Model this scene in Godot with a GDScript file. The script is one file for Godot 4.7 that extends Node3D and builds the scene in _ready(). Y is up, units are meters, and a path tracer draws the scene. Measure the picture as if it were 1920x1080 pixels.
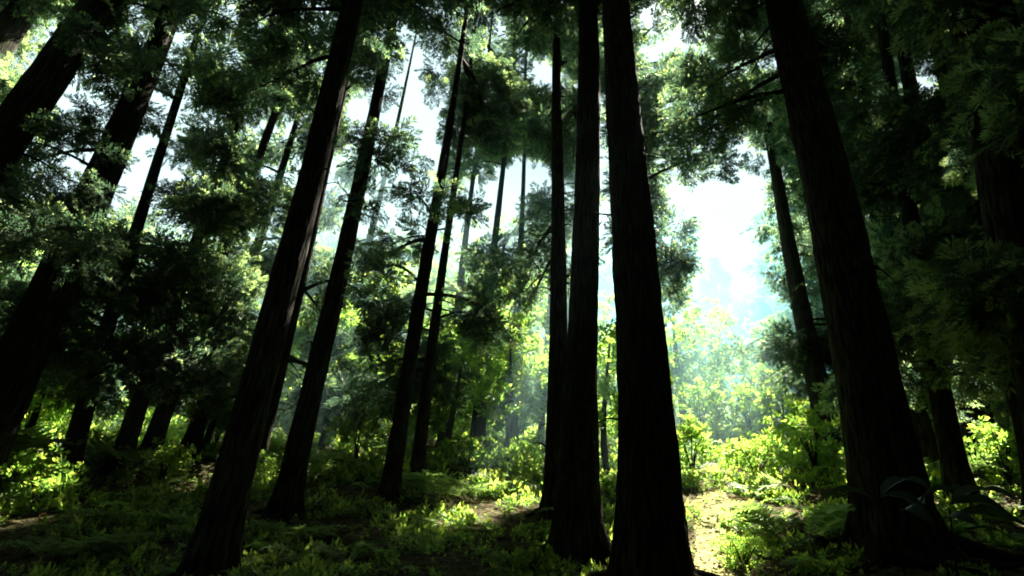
extends Node3D
# A backlit cedar wood on a rising slope: near trunks in their own shade, sun coming in from ahead and to the right.

var rng := RandomNumberGenerator.new()
var grain := FastNoiseLite.new()
var mats := {}
var sprays := []          # cedar sprays, shared
var leaf_tufts := []      # broad-leaved tufts, shared
var fern_tufts := []
var limb_shapes := []
var taken := {}
var sun_from := Vector3(0.2711, 0.8290, -0.4891).normalized()

# Openings in the canopy through which the sun reaches a spot: x, y, z of the spot and the radius of the opening.
const OPENINGS := [[4.28, 2.03, -11.85, 0.90], [5.09, 2.80, -14.09, 0.70], [3.92, 1.43, -10.02, 0.80], [3.60, 1.55, -10.71, 0.60], [6.52, 3.79, -17.01, 0.60], [-1.56, 1.11, -8.97, 0.00], [-1.34, 1.20, -9.43, 0.00], [-1.09, 1.30, -9.99, 0.00], [-0.79, 1.42, -10.45, 0.00], [-0.46, 1.55, -10.87, 0.00], [-0.09, 1.69, -11.56, 0.00], [0.22, 1.82, -12.26, 0.00], [0.69, 1.25, -9.38, 0.15], [1.56, 1.24, -9.73, 0.20], [-0.29, 6.00, -26.77, 0.90], [-8.32, 7.99, -34.39, 0.40], [-3.50, 4.35, -8.37, 0.12], [-3.50, 5.35, -8.37, 0.12], [-3.50, 6.35, -8.37, 0.12], [-3.50, 7.35, -8.37, 0.12], [1.62, 1.59, -10.16, 0.12], [1.62, 2.39, -10.16, 0.12], [1.62, 3.69, -10.16, 0.12], [1.63, 5.19, -10.16, 0.12], [1.63, 6.69, -10.16, 0.12], [1.63, 8.19, -10.16, 0.12], [-10.15, 8.35, -9.38, 0.12], [-10.09, 9.35, -9.45, 0.12], [-10.04, 10.35, -9.52, 0.12], [-9.98, 11.35, -9.58, 0.12], [7.25, 7.02, -6.34, 0.12], [-8.69, 8.18, -13.93, 0.12], [-8.55, 8.90, -16.87, 0.12], [-2.07, 5.95, -13.13, 0.12], [-2.04, 7.95, -13.13, 0.12], [-7.69, 2.76, -9.13, 0.60], [-7.33, 2.50, -10.69, 0.50], [-7.62, 4.81, -12.50, 0.70], [-1.99, 10.01, -22.37, 1.60], [-0.53, 9.04, -22.79, 1.40], [10.36, 7.83, -20.72, 1.50], [8.68, 8.01, -23.64, 1.60], [10.57, 4.96, -12.87, 1.30], [11.75, 5.35, -13.10, 1.00], [6.11, 3.28, -13.59, 0.80], [-10.90, 5.86, -13.66, 0.80], [-5.14, 6.47, -16.53, 0.70], [-4.09, 10.15, -8.84, 0.50], [-7.65, 8.68, -10.76, 0.70], [-8.50, 7.59, -9.34, 0.60], [-8.08, 2.03, -10.64, 0.42], [-9.50, 2.86, -13.96, 0.34], [-12.96, 3.98, -15.79, 0.52], [-6.17, 7.13, -26.02, 0.66], [0.22, 6.33, -21.37, 0.80], [0.78, 3.82, -17.33, 0.48], [3.78, 6.81, -21.21, 0.41], [5.31, 4.23, -15.86, 0.40], [10.79, 9.50, -28.01, 0.80], [13.17, 10.38, -27.52, 0.80], [6.95, 3.99, -15.56, 0.65], [15.48, 6.91, -19.39, 0.73], [18.25, 7.92, -20.49, 0.80], [11.05, 4.06, -14.38, 0.49], [-2.57, 8.56, -29.47, 0.76], [1.72, 9.75, -31.42, 0.80], [-0.60, 6.81, -23.99, 0.80], [-11.76, 4.74, -18.52, 0.56], [8.04, 6.99, -22.61, 0.64], [9.72, 6.97, -21.95, 0.69], [15.66, 6.68, -18.19, 0.79], [-3.52, 6.44, -18.67, 0.88], [-1.77, 7.47, -19.92, 1.06], [0.12, 7.44, -19.00, 1.10], [3.32, 6.87, -17.69, 1.03], [-8.58, 6.19, -16.95, 0.95], [-6.37, 10.04, -23.14, 1.58], [-2.26, 16.72, -34.93, 2.57], [0.71, 11.19, -24.99, 1.74], [-9.40, 9.09, -23.17, 1.25], [-20.25, 9.40, -22.14, 1.47], [-13.40, 9.23, -22.28, 1.43], [-2.62, 10.27, -25.87, 1.41], [-0.38, 11.47, -29.00, 1.50], [5.36, 12.05, -29.52, 1.52], [18.10, 14.21, -33.41, 1.34]]

# The near and middle cedars: foot, lean (x and z per metre of height), trunk radius at 0, 3, 7 and 12 m, height, label, and the boughs
# that hang below the canopy, with others added to shade the ground, as [height on the trunk, bearing, reach, size].
const CEDARS := [
	{"at": [-3.75, -8.27], "lean": [-0.001, 0.000], "wide": [0.272, 0.232, 0.216, 0.192], "tall": 24, "label": "leftmost of the big near trunks, dark with a sunlit right edge",
		"boughs": [[9.2,204,2.0,0.77], [10.5,189,2.1,0.83], [10.9,352,1.9,0.84], [10.9,191,2.1,0.70], [11.3,206,1.3,0.75], [11.6,332,1.4,0.74], [11.7,208,1.3,0.72], [12.3,340,1.2,0.98], [12.3,195,1.8,0.82], [12.6,242,1.2,0.72], [12.8,245,1.5,0.81], [12.9,300,1.2,0.97], [13.0,261,1.4,0.80]]},
	{"at": [-4.21, -11.90], "lean": [0.009, -0.003], "wide": [0.252, 0.224, 0.189, 0.14], "tall": 24, "label": "second big dark trunk, just right of the one with a lit edge",
		"boughs": [[6.9,62,1.0,0.56], [8.3,52,1.5,0.86], [8.4,65,1.6,0.79], [11.2,98,0.9,0.63], [11.5,202,0.8,0.59], [11.6,135,1.9,0.58], [11.8,228,0.8,0.58], [12.7,172,1.2,0.66], [13.3,177,1.2,0.95], [13.4,147,0.9,0.84], [13.9,106,1.6,0.59]]},
	{"at": [-2.37, -13.02], "lean": [0.014, -0.002], "wide": [0.203, 0.173, 0.15, 0.09], "tall": 24, "label": "slim hazy cedar right of the second big trunk",
		"boughs": [[5.0,339,2.3,0.57], [5.2,114,1.9,0.56], [6.6,218,2.4,0.75], [6.7,204,1.3,0.59], [7.2,100,1.7,0.62], [7.5,65,1.2,0.54], [8.1,260,2.0,0.54], [11.4,122,0.7,0.55], [13.2,291,3.2,1.11], [13.5,281,3.5,0.95], [13.8,158,1.8,0.60], [14.9,164,1.6,0.58], [15.3,161,1.6,0.73], [15.8,85,1.5,0.69]]},
	{"at": [-2.12, -15.08], "lean": [0.002, -0.000], "wide": [0.18, 0.155, 0.112, 0.074], "tall": 24, "label": "slim dark cedar touching the slim hazy one on its right",
		"boughs": [[3.0,238,2.3,0.84], [3.1,275,1.8,0.82], [3.1,274,2.4,0.70], [3.1,248,1.9,0.64], [3.2,202,2.6,0.63], [3.2,198,1.1,0.98], [3.8,252,1.4,0.86], [4.1,188,1.5,0.82], [4.5,33,1.8,0.93], [4.7,175,1.7,1.00], [4.8,318,1.2,0.80], [5.1,310,1.1,0.91], [7.5,215,1.6,0.67], [7.9,88,0.8,0.81], [11.8,270,1.3,0.93], [12.0,268,1.1,0.71], [12.4,345,1.3,0.79], [12.5,320,1.8,1.09], [12.8,278,2.1,0.72], [13.0,301,0.7,0.67], [13.2,306,2.0,1.09], [14.0,10,1.4,0.83], [14.1,267,1.3,0.90], [14.2,110,1.6,0.61], [14.2,40,1.2,0.63], [14.2,256,1.0,0.88], [14.3,285,3.7,0.97], [14.8,107,1.4,0.59], [16.1,297,3.6,1.00], [17.2,220,0.8,0.59], [17.9,264,1.6,0.85]]},
	{"at": [-0.87, -20.57], "lean": [0.009, -0.000], "wide": [0.288, 0.224, 0.16, 0.112], "tall": 27, "label": "small dark stem standing in bright green bushes left of centre pair",
		"boughs": [[6.0,104,2.1,0.70], [6.3,102,1.6,0.94], [7.4,52,1.9,0.67], [7.5,100,1.4,0.58], [7.7,140,1.0,0.65], [12.6,178,1.9,0.61], [13.0,76,3.5,1.05], [13.0,83,3.0,1.04], [13.4,93,3.4,0.90], [14.8,74,1.6,0.88], [15.0,83,1.3,0.89], [15.4,329,3.5,1.07], [15.5,83,1.2,0.72], [15.7,68,1.3,1.06], [15.8,352,1.5,0.91], [16.3,304,2.0,0.82], [16.3,358,1.1,0.84], [16.4,84,1.8,0.80], [16.6,319,1.5,1.00], [16.8,87,1.2,0.68], [17.1,85,1.7,0.78], [18.8,93,1.7,0.61], [19.0,54,1.8,0.73], [19.7,88,1.4,0.63], [21.0,340,3.8,0.83], [22.2,311,1.1,0.68], [22.3,101,1.2,0.71], [22.9,71,1.6,0.65], [23.4,75,1.2,0.80], [23.5,347,1.1,0.78], [23.6,111,1.7,0.66], [24.1,58,0.7,0.78], [24.7,132,1.2,0.66], [24.8,25,0.8,0.64], [24.8,357,0.7,0.89], [24.9,132,1.2,0.89], [24.9,321,0.6,0.98], [24.9,161,1.5,0.68], [25.0,83,1.2,0.73], [25.1,317,1.5,0.64], [25.2,53,1.7,0.86], [25.9,30,0.7,0.74], [26.0,320,0.9,0.77]]},
	{"at": [-2.17, -21.69], "lean": [0.006, -0.001], "wide": [0.225, 0.195, 0.158, 0.105], "tall": 27, "label": "thin far stem left of the small dark stem in green bushes",
		"boughs": [[3.6,326,2.2,0.78], [3.8,294,0.9,0.65], [4.0,260,2.2,0.92], [4.7,303,2.4,0.62], [4.7,239,1.8,0.73], [6.4,180,1.7,0.65], [12.0,103,1.9,0.96], [13.3,230,2.1,0.58], [13.3,228,2.3,0.60], [13.6,38,3.6,0.85], [13.8,37,0.7,0.81], [13.9,44,3.2,0.94], [14.5,359,1.1,0.91], [15.6,289,1.3,0.76], [17.4,116,2.1,0.79], [19.6,199,1.9,0.62], [21.8,249,1.7,0.86], [25.4,91,1.1,0.97], [25.4,231,1.7,0.60], [25.6,147,0.9,0.57]]},
	{"at": [1.29, -13.21], "lean": [-0.024, -0.002], "wide": [0.27, 0.234, 0.198, 0.144], "tall": 24, "label": "thinner left trunk of the dark centre pair",
		"boughs": [[6.1,241,1.7,0.87], [6.2,313,0.7,0.53], [6.4,257,2.7,0.52], [6.9,300,0.8,0.45], [7.3,250,2.1,0.54], [7.5,256,1.7,0.70], [8.5,330,0.8,0.61], [11.3,293,2.1,0.76], [11.5,242,1.0,0.64], [11.6,335,0.8,0.70], [11.8,292,0.8,0.55], [12.0,346,1.0,0.58], [14.5,46,1.1,0.56], [15.0,294,1.0,0.63], [15.1,76,2.0,0.50], [16.5,123,1.1,0.51], [16.5,34,1.6,0.62], [16.8,167,1.0,0.48]]},
	{"at": [1.37, -10.06], "lean": [0.002, 0.000], "wide": [0.399, 0.294, 0.266, 0.247], "tall": 24, "label": "thicker right trunk of the centre pair with sunlit mossy foot",
		"boughs": [[12.7,31,2.8,0.59], [13.0,324,1.7,0.82], [13.3,195,2.7,0.70], [13.7,222,2.3,0.84], [13.7,174,1.4,0.63], [13.8,13,2.3,0.83], [13.9,11,1.9,0.64], [14.1,185,1.9,0.71], [14.2,190,1.5,0.76], [14.2,234,1.9,0.85], [14.3,205,1.5,0.64], [14.4,185,2.0,0.66], [14.4,10,1.9,0.85], [14.4,190,1.5,0.85], [14.5,251,1.7,0.64], [14.7,203,2.0,0.76], [14.8,313,1.1,0.65], [14.8,319,1.7,0.57], [14.8,358,2.0,0.89], [14.9,222,1.2,0.68], [14.9,199,1.3,0.82], [14.9,214,1.2,0.69], [14.9,339,1.7,0.60]]},
	{"at": [2.21, -8.47], "lean": [-0.024, -0.006], "wide": [0.495, 0.405, 0.351, 0.288], "tall": 24, "label": "widest black trunk, right of centre, flaring at its foot",
		"boughs": [[12.3,355,2.1,0.58], [12.4,358,2.6,0.58], [12.8,346,2.2,0.89]]},
	{"at": [11.41, -19.41], "lean": [-0.030, -0.018], "wide": [0.42, 0.36, 0.3, 0.22], "tall": 28, "label": "slim curved cedar with shaggy foliage, right side of bright gap",
		"boughs": [[3.1,297,2.3,0.75], [3.3,238,2.0,0.58], [3.3,289,1.4,0.82], [3.4,356,1.4,0.54], [3.4,279,0.5,0.83], [4.0,197,0.6,0.57], [4.0,185,0.7,0.61], [4.0,240,1.1,0.47], [4.1,193,1.4,0.66], [4.2,329,1.1,0.52], [4.2,340,1.3,0.67], [4.2,333,1.4,0.53], [4.3,197,2.2,0.54], [4.3,331,1.8,0.85], [4.5,327,1.8,0.67], [4.6,333,1.7,0.46], [4.7,359,2.2,0.57], [4.9,1,2.2,0.55], [5.4,323,1.5,0.45], [5.5,351,1.1,0.67], [6.3,337,0.6,0.61], [6.8,225,0.7,0.54], [7.2,273,1.1,0.53], [7.8,343,1.8,0.58], [8.2,349,1.8,0.60], [8.9,305,1.5,0.50], [9.2,335,0.9,0.57], [9.6,347,0.9,0.86], [10.4,272,1.6,0.47], [11.1,338,0.8,0.57], [11.4,313,1.2,0.77], [12.3,69,3.2,1.03], [12.4,250,0.5,0.72], [12.9,335,1.2,0.50], [13.3,347,1.6,1.01], [14.1,358,1.9,1.03], [14.3,6,1.7,0.80], [14.4,6,1.5,1.11], [14.5,344,1.9,0.68], [14.6,320,1.4,0.80], [14.7,43,1.6,0.64], [15.5,14,1.6,0.84], [15.5,320,3.0,0.91], [15.7,169,1.3,0.55], [15.7,319,2.4,1.08], [15.7,336,1.8,1.03], [15.8,314,2.3,0.88], [16.0,163,1.5,0.79], [16.4,355,1.5,0.61], [16.4,306,2.6,0.84], [16.5,153,0.5,0.87], [16.8,249,0.7,0.47], [16.9,300,2.0,0.81], [17.0,243,0.7,0.66], [17.2,313,2.8,0.87], [17.4,336,0.7,0.74], [17.5,315,2.2,1.00], [18.4,150,1.4,0.47], [18.5,305,2.9,0.82], [18.6,196,1.5,0.72], [18.8,289,1.6,0.52], [18.8,115,0.6,0.57], [19.3,199,0.9,0.86], [19.6,90,1.3,0.70], [20.5,233,1.0,0.80], [21.4,192,1.4,0.52], [22.3,219,1.2,0.70], [23.2,128,0.5,0.60], [23.7,315,1.2,0.71], [24.8,250,0.5,0.50], [25.1,155,0.7,0.69], [25.2,219,0.3,0.89], [25.3,87,0.4,0.88], [25.6,320,0.8,0.71], [25.6,219,0.8,0.85], [25.8,313,1.2,0.87]]},
	{"at": [6.47, -9.56], "lean": [-0.010, -0.006], "wide": [0.552, 0.497, 0.46, 0.414], "tall": 24, "label": "big black leaning trunk on the right, behind the broad-leaved plant",
		"boughs": [[5.2,344,1.5,0.62], [8.9,307,0.9,0.63], [9.6,326,1.0,0.80], [9.6,201,2.7,0.97], [9.8,226,2.7,0.60], [10.3,231,2.8,0.80], [11.1,226,2.6,0.93], [11.4,309,1.7,0.67], [11.4,318,1.2,0.80], [11.5,341,0.9,0.58], [11.7,306,0.8,0.83], [11.9,265,1.9,0.98], [12.3,260,2.4,0.88], [12.7,309,2.2,0.64], [12.7,216,1.2,0.80], [12.9,191,2.2,0.61], [12.9,171,0.9,0.97], [13.0,9,2.1,0.82], [13.3,308,2.1,0.61], [13.7,169,1.3,0.85], [14.3,217,1.4,0.96], [14.4,334,1.0,1.04], [14.5,248,1.7,0.82], [14.6,338,1.6,0.69], [14.9,335,1.3,0.81]]},
	{"at": [6.67, -6.58], "lean": [0.055, 0.056], "wide": [0.48, 0.43, 0.4, 0.36], "tall": 24, "label": "black trunk at the right edge with faint lit left edge",
		"boughs": [[3.5,203,0.9,0.64], [3.7,150,1.6,0.59], [3.7,145,1.1,1.09], [4.0,313,2.3,0.71], [4.4,307,2.9,0.72], [5.4,126,2.6,0.74], [5.6,357,0.8,1.11], [5.7,318,2.3,0.57], [6.0,319,2.4,0.56], [6.2,92,0.9,0.84], [6.3,138,1.3,1.10], [6.8,125,2.1,0.83], [7.4,333,2.6,0.93], [7.7,19,1.1,0.85], [8.1,1,1.3,0.58], [8.5,136,0.8,0.69], [8.8,55,1.2,0.74], [8.8,15,0.8,0.90], [9.2,46,0.8,0.73], [9.4,26,1.5,0.70], [9.5,167,1.1,0.68], [9.5,12,1.4,0.74]]},
	{"at": [-9.54, -10.73], "lean": [-0.002, 0.002], "wide": [0.45, 0.396, 0.324, 0.243], "tall": 24, "label": "thick dark leaning trunk at the left edge, lower half",
		"boughs": [[4.9,42,2.2,0.92], [5.2,226,1.3,0.95], [6.1,125,1.2,0.63], [6.2,236,1.6,0.69], [6.3,45,0.9,0.59], [6.8,211,1.7,0.68], [7.2,129,1.7,0.58], [7.4,77,1.2,0.66], [7.8,196,2.5,0.73], [8.3,214,0.8,0.67], [8.9,212,1.3,0.81], [9.4,41,2.0,0.66], [9.6,233,0.8,0.64], [9.8,56,1.2,0.65], [10.0,225,1.6,0.61], [10.3,221,1.5,0.98], [10.9,185,1.5,1.00], [11.1,40,2.4,0.67], [12.2,22,1.5,0.70], [12.2,21,1.5,0.85], [12.2,164,1.7,0.61], [12.4,354,2.0,0.71], [13.5,122,1.0,0.78], [13.5,155,1.4,0.76], [13.5,118,0.7,0.77], [13.7,357,1.3,0.99], [13.9,258,0.6,0.59], [14.0,20,0.7,0.83]]},
	{"at": [-10.80, -8.78], "lean": [0.054, -0.067], "wide": [0.45, 0.414, 0.36, 0.324], "tall": 24, "label": "thick leaning trunk crossing the top left corner",
		"boughs": [[6.0,233,3.2,0.94], [6.1,305,1.8,0.89], [7.1,305,1.4,0.72], [7.8,210,1.4,0.82], [11.2,235,0.9,0.59], [11.9,234,1.8,0.74], [12.7,242,1.3,0.86], [13.5,300,1.1,0.58], [13.6,330,0.9,0.98], [13.6,198,1.7,0.75], [13.6,312,1.0,0.80], [13.7,203,2.0,0.95], [13.8,354,1.7,0.72], [14.0,276,0.7,0.91]]},
	{"at": [-15.49, -11.35], "lean": [0.038, -0.051], "wide": [0.5, 0.46, 0.42, 0.36], "tall": 24, "label": "trunk in the extreme top left corner, lit along its lower edge",
		"boughs": [[6.5,318,2.3,0.57], [7.5,351,2.2,0.92], [7.5,305,2.4,0.69], [8.7,23,2.1,0.88], [9.3,30,1.6,0.64], [10.0,34,1.5,0.90], [10.3,31,1.1,0.78], [10.3,44,1.7,0.73], [10.4,284,1.0,0.78], [10.5,290,1.2,0.83], [10.6,50,1.3,0.83], [12.8,160,1.3,0.89], [13.2,57,2.1,0.74], [13.3,201,1.3,0.78], [13.5,192,1.5,0.87], [13.6,61,1.3,0.91], [13.9,42,1.4,0.88], [14.0,24,1.2,0.60], [14.0,189,2.2,0.89], [14.1,153,1.2,0.74], [14.3,145,1.8,0.90], [14.4,198,1.9,0.82], [14.6,317,0.7,0.64], [14.8,358,1.1,0.76], [15.4,13,1.9,0.59], [15.6,187,0.7,0.84], [15.9,216,0.7,0.91], [16.0,255,0.7,0.62]]},
	{"at": [-8.95, -13.82], "lean": [0.002, -0.001], "wide": [0.224, 0.192, 0.144, 0.104], "tall": 24, "label": "left one of the two slim trunks on the left slope",
		"boughs": [[2.6,220,2.7,0.93], [2.6,117,2.7,0.66], [2.6,103,2.1,0.75], [2.7,208,1.6,0.99], [2.7,268,2.8,0.89], [2.7,321,1.6,0.85], [2.7,68,1.0,0.97], [2.7,200,2.4,0.92], [2.8,148,2.9,0.65], [3.1,52,1.2,0.86], [3.2,318,2.3,0.98], [3.7,303,2.6,0.60], [4.0,189,2.7,0.78], [4.3,91,1.3,0.89], [4.6,111,0.7,0.69], [4.6,314,2.2,1.00], [5.4,104,1.3,0.69], [5.7,151,1.6,0.79], [6.7,20,1.4,0.68], [6.8,53,2.1,0.64], [6.9,52,2.0,0.86], [7.1,125,0.9,0.59], [7.8,239,0.6,0.90], [8.2,359,1.2,0.97], [8.9,10,0.5,0.81], [9.1,124,0.9,0.86], [9.3,140,0.6,0.64], [11.0,109,0.5,0.96], [11.4,221,1.9,0.62], [12.1,210,0.8,1.00], [12.5,158,1.1,0.59], [12.9,211,1.6,0.87], [13.5,331,0.5,0.96]]},
	{"at": [-8.66, -14.37], "lean": [0.036, -0.021], "wide": [0.224, 0.2, 0.152, 0.104], "tall": 24, "label": "right one of the two slim trunks on the left slope",
		"boughs": [[2.8,352,0.9,0.92], [2.8,221,2.8,0.80], [3.0,313,1.3,0.62], [3.0,276,2.9,0.87], [3.1,210,2.6,0.87], [3.6,24,0.8,0.74], [3.8,322,1.3,0.63], [4.4,136,1.3,0.56], [5.0,262,0.6,0.65], [5.1,89,2.3,0.83], [5.2,103,0.6,0.97], [5.4,307,1.0,0.97], [7.3,68,1.4,1.00], [7.7,10,1.9,0.62], [8.8,99,2.1,0.71], [9.5,223,1.2,0.66], [12.3,322,1.7,0.60], [12.4,347,1.3,0.76], [12.5,250,1.0,0.68], [13.8,162,1.8,0.63], [13.8,115,1.6,0.70]]},
	{"at": [-8.95, -16.68], "lean": [0.025, -0.014], "wide": [0.232, 0.208, 0.152, 0.104], "tall": 24, "label": "slim trunk close behind the leftmost big near trunk",
		"boughs": [[2.9,163,2.4,0.81], [3.1,327,2.8,0.88], [3.7,229,0.7,0.84], [4.3,139,1.0,0.88], [5.3,219,2.4,0.68], [5.6,72,2.6,0.80], [6.3,16,1.0,0.84], [6.3,6,2.0,0.64], [6.4,216,2.1,0.95], [6.4,205,1.6,0.99], [6.6,19,1.4,0.69], [7.2,358,2.2,0.94], [8.3,355,1.3,0.73], [8.8,6,1.9,0.67], [10.0,156,2.0,0.93], [11.3,178,0.7,0.58], [11.5,212,1.1,0.63], [11.7,324,1.2,0.61], [12.0,324,0.9,0.81], [12.5,141,0.6,0.74], [12.8,93,2.0,0.63], [12.8,102,1.6,0.73], [12.9,329,1.6,0.84], [13.0,58,1.3,0.75], [14.8,171,0.6,0.74], [14.8,119,1.6,0.79], [14.8,339,1.1,0.87]]},
	{"at": [-6.55, -21.37], "lean": [0.029, -0.009], "wide": [0.252, 0.231, 0.175, 0.112], "tall": 22, "label": "slim dim trunk just behind the second big trunk",
		"boughs": [[3.2,317,2.4,0.83], [3.2,276,1.8,0.80], [3.4,92,2.3,0.70], [3.7,141,2.7,0.96], [3.8,21,2.2,0.65], [4.1,346,1.4,0.58], [5.2,354,2.4,0.88], [5.5,36,2.3,0.60], [6.3,182,1.7,0.92], [6.4,167,0.8,0.71], [6.9,341,1.9,0.60], [7.5,214,1.7,0.56], [8.7,219,2.3,0.61], [9.2,245,1.8,0.66], [9.4,247,2.1,0.63], [9.7,152,2.4,0.59], [10.0,163,2.1,0.62], [11.9,234,2.1,0.68], [12.4,214,1.7,0.90], [12.9,222,2.1,0.88], [13.4,40,1.2,0.84]]},
	{"at": [1.49, -21.89], "lean": [0.012, 0.001], "wide": [0.14, 0.12, 0.09, 0.06], "tall": 27, "label": "thin short-looking stem left of the dark centre pair",
		"boughs": [[3.2,302,1.8,0.72], [3.2,155,2.4,0.80], [3.2,6,1.5,0.72], [3.4,268,2.3,0.59], [3.5,9,2.1,0.69], [4.0,289,2.3,0.86], [4.2,343,0.8,0.59], [4.5,5,1.0,0.68], [5.0,319,1.1,0.57], [5.8,333,1.1,0.82], [5.9,318,1.8,0.74], [7.4,307,2.1,0.69], [7.5,326,2.2,0.59], [9.5,57,1.6,0.59], [9.8,98,2.2,0.60], [10.5,187,1.2,0.61], [11.0,124,1.0,0.84], [11.1,63,2.1,0.71], [12.2,44,1.3,0.77], [12.2,56,2.0,0.59], [14.3,357,1.0,0.77], [14.4,98,1.6,0.63], [14.5,118,1.4,1.14], [14.5,123,2.5,0.95], [14.7,175,2.9,0.86], [15.0,124,3.1,0.93], [15.4,148,2.7,0.89], [15.6,299,2.2,0.86], [15.8,307,1.4,1.07], [15.8,128,1.3,1.06], [16.0,200,2.3,0.82], [16.2,201,2.1,1.01], [16.5,201,3.1,1.09], [16.5,160,1.4,1.14], [16.6,288,2.1,0.86], [16.7,229,2.1,1.03], [17.4,208,2.6,0.81], [17.5,244,2.0,1.09], [17.6,262,2.4,1.04], [17.9,298,2.8,0.90], [18.5,288,3.8,0.97], [18.6,291,3.0,1.02], [18.6,299,2.4,0.94], [18.6,294,3.4,0.91], [19.7,42,1.3,0.92], [19.9,6,2.5,1.08], [20.0,354,3.1,0.89], [20.3,3,1.2,0.91], [20.9,137,1.2,0.68], [21.0,341,1.2,0.81], [21.5,294,1.9,0.69], [22.4,24,0.8,0.73], [22.8,304,1.6,1.09], [23.0,324,3.7,0.81], [23.2,290,2.0,0.94], [23.3,326,3.1,0.92], [23.6,301,2.7,0.93], [24.0,300,3.8,0.84], [24.9,315,3.8,0.92]]},
	{"at": [10.22, -12.80], "lean": [0.051, 0.040], "wide": [0.252, 0.228, 0.198, 0.15], "tall": 24, "label": "dense shaded cedar filling the dark area right of the big leaning trunk",
		"boughs": [[2.6,127,2.5,0.67], [2.7,216,1.7,0.57], [2.8,23,2.7,1.01], [2.8,232,1.7,0.65], [3.2,81,2.7,0.88], [3.5,85,1.3,1.11], [3.6,152,2.1,0.77], [3.7,126,2.5,1.06], [3.9,106,2.6,0.98], [4.2,177,1.3,0.66], [4.3,172,1.2,0.66], [4.3,23,3.0,0.63], [4.4,139,2.8,0.87], [4.8,160,1.2,0.83], [5.1,153,1.3,0.64], [5.3,165,2.2,0.61], [5.4,149,1.2,0.58], [5.5,219,0.9,0.99], [5.6,178,0.6,0.79], [5.8,119,1.2,0.71], [6.0,63,1.1,0.59], [7.4,36,2.1,1.10], [7.7,346,1.2,0.89], [7.8,120,2.0,0.90], [7.9,180,2.0,0.89], [8.2,343,2.2,0.79], [8.4,201,1.3,1.09], [8.6,207,1.3,0.68], [8.7,236,1.6,0.56], [9.0,26,0.7,0.69], [9.0,5,2.0,0.78], [9.3,256,2.2,0.61], [9.9,157,2.3,0.65], [9.9,172,1.4,0.73], [10.1,109,0.9,0.57], [10.7,324,0.5,0.64], [10.8,252,1.4,0.75], [14.0,60,1.8,1.06], [14.1,308,0.9,0.70], [14.7,354,0.7,0.81], [15.2,52,2.0,0.85], [15.8,338,1.9,0.87], [15.8,32,2.1,0.90], [16.0,323,0.8,0.63], [16.5,207,2.3,0.74], [16.6,337,1.0,1.02], [16.9,306,1.0,0.89]]},
	{"at": [11.44, -15.38], "lean": [0.041, 0.031], "wide": [0.4, 0.36, 0.3, 0.24], "tall": 29, "label": "tall dark cedar added to block sun behind the big leaning right trunk",  # added on the sunward side to darken the foliage in front of it
		"boughs": [[8.0,124,2.7,0.91], [8.4,38,3.0,1.26], [8.8,178,1.3,1.07], [8.9,74,1.7,0.94], [9.1,5,2.9,1.06], [9.1,55,2.7,1.04], [9.3,152,2.7,0.96], [9.4,12,1.1,1.30], [9.5,154,0.8,1.13], [9.7,207,1.2,1.00], [10.4,240,1.7,1.07], [11.1,150,3.4,0.90], [11.5,245,1.6,1.22], [11.9,260,2.5,0.97], [12.4,185,3.1,0.93], [13.0,185,1.5,1.18], [13.2,152,2.2,0.93], [13.4,262,2.2,1.26], [13.4,223,1.8,0.96], [13.4,274,3.5,1.13], [13.5,222,2.3,1.04], [13.6,188,1.3,1.01], [13.6,180,2.4,1.27], [13.7,194,1.6,1.20], [14.0,203,3.4,0.90], [14.3,238,1.9,0.91], [14.5,266,2.4,1.13], [14.5,276,2.6,1.05], [14.6,83,2.6,0.90], [14.8,266,2.9,1.19], [15.1,273,2.8,0.90], [15.2,30,2.9,1.32], [15.8,24,3.1,0.98], [16.2,350,3.2,1.13], [16.7,51,2.8,1.26], [17.0,32,3.0,1.22], [17.6,6,2.7,1.03], [17.9,50,1.4,1.21], [18.2,190,1.9,1.14], [18.3,344,2.1,1.15], [18.4,354,1.9,1.19], [18.5,192,2.5,1.04], [18.5,208,2.6,1.10], [18.6,346,2.7,1.25], [18.7,358,1.8,0.95], [18.7,189,2.9,1.04], [22.2,259,2.8,1.22]]},
	{"at": [13.28, -15.46], "lean": [0.041, 0.035], "wide": [0.4, 0.36, 0.3, 0.24], "tall": 29, "label": "tall dark cedar added to block sun deep in the black area at the right",  # another added sun blocker for the right-hand foliage
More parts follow.
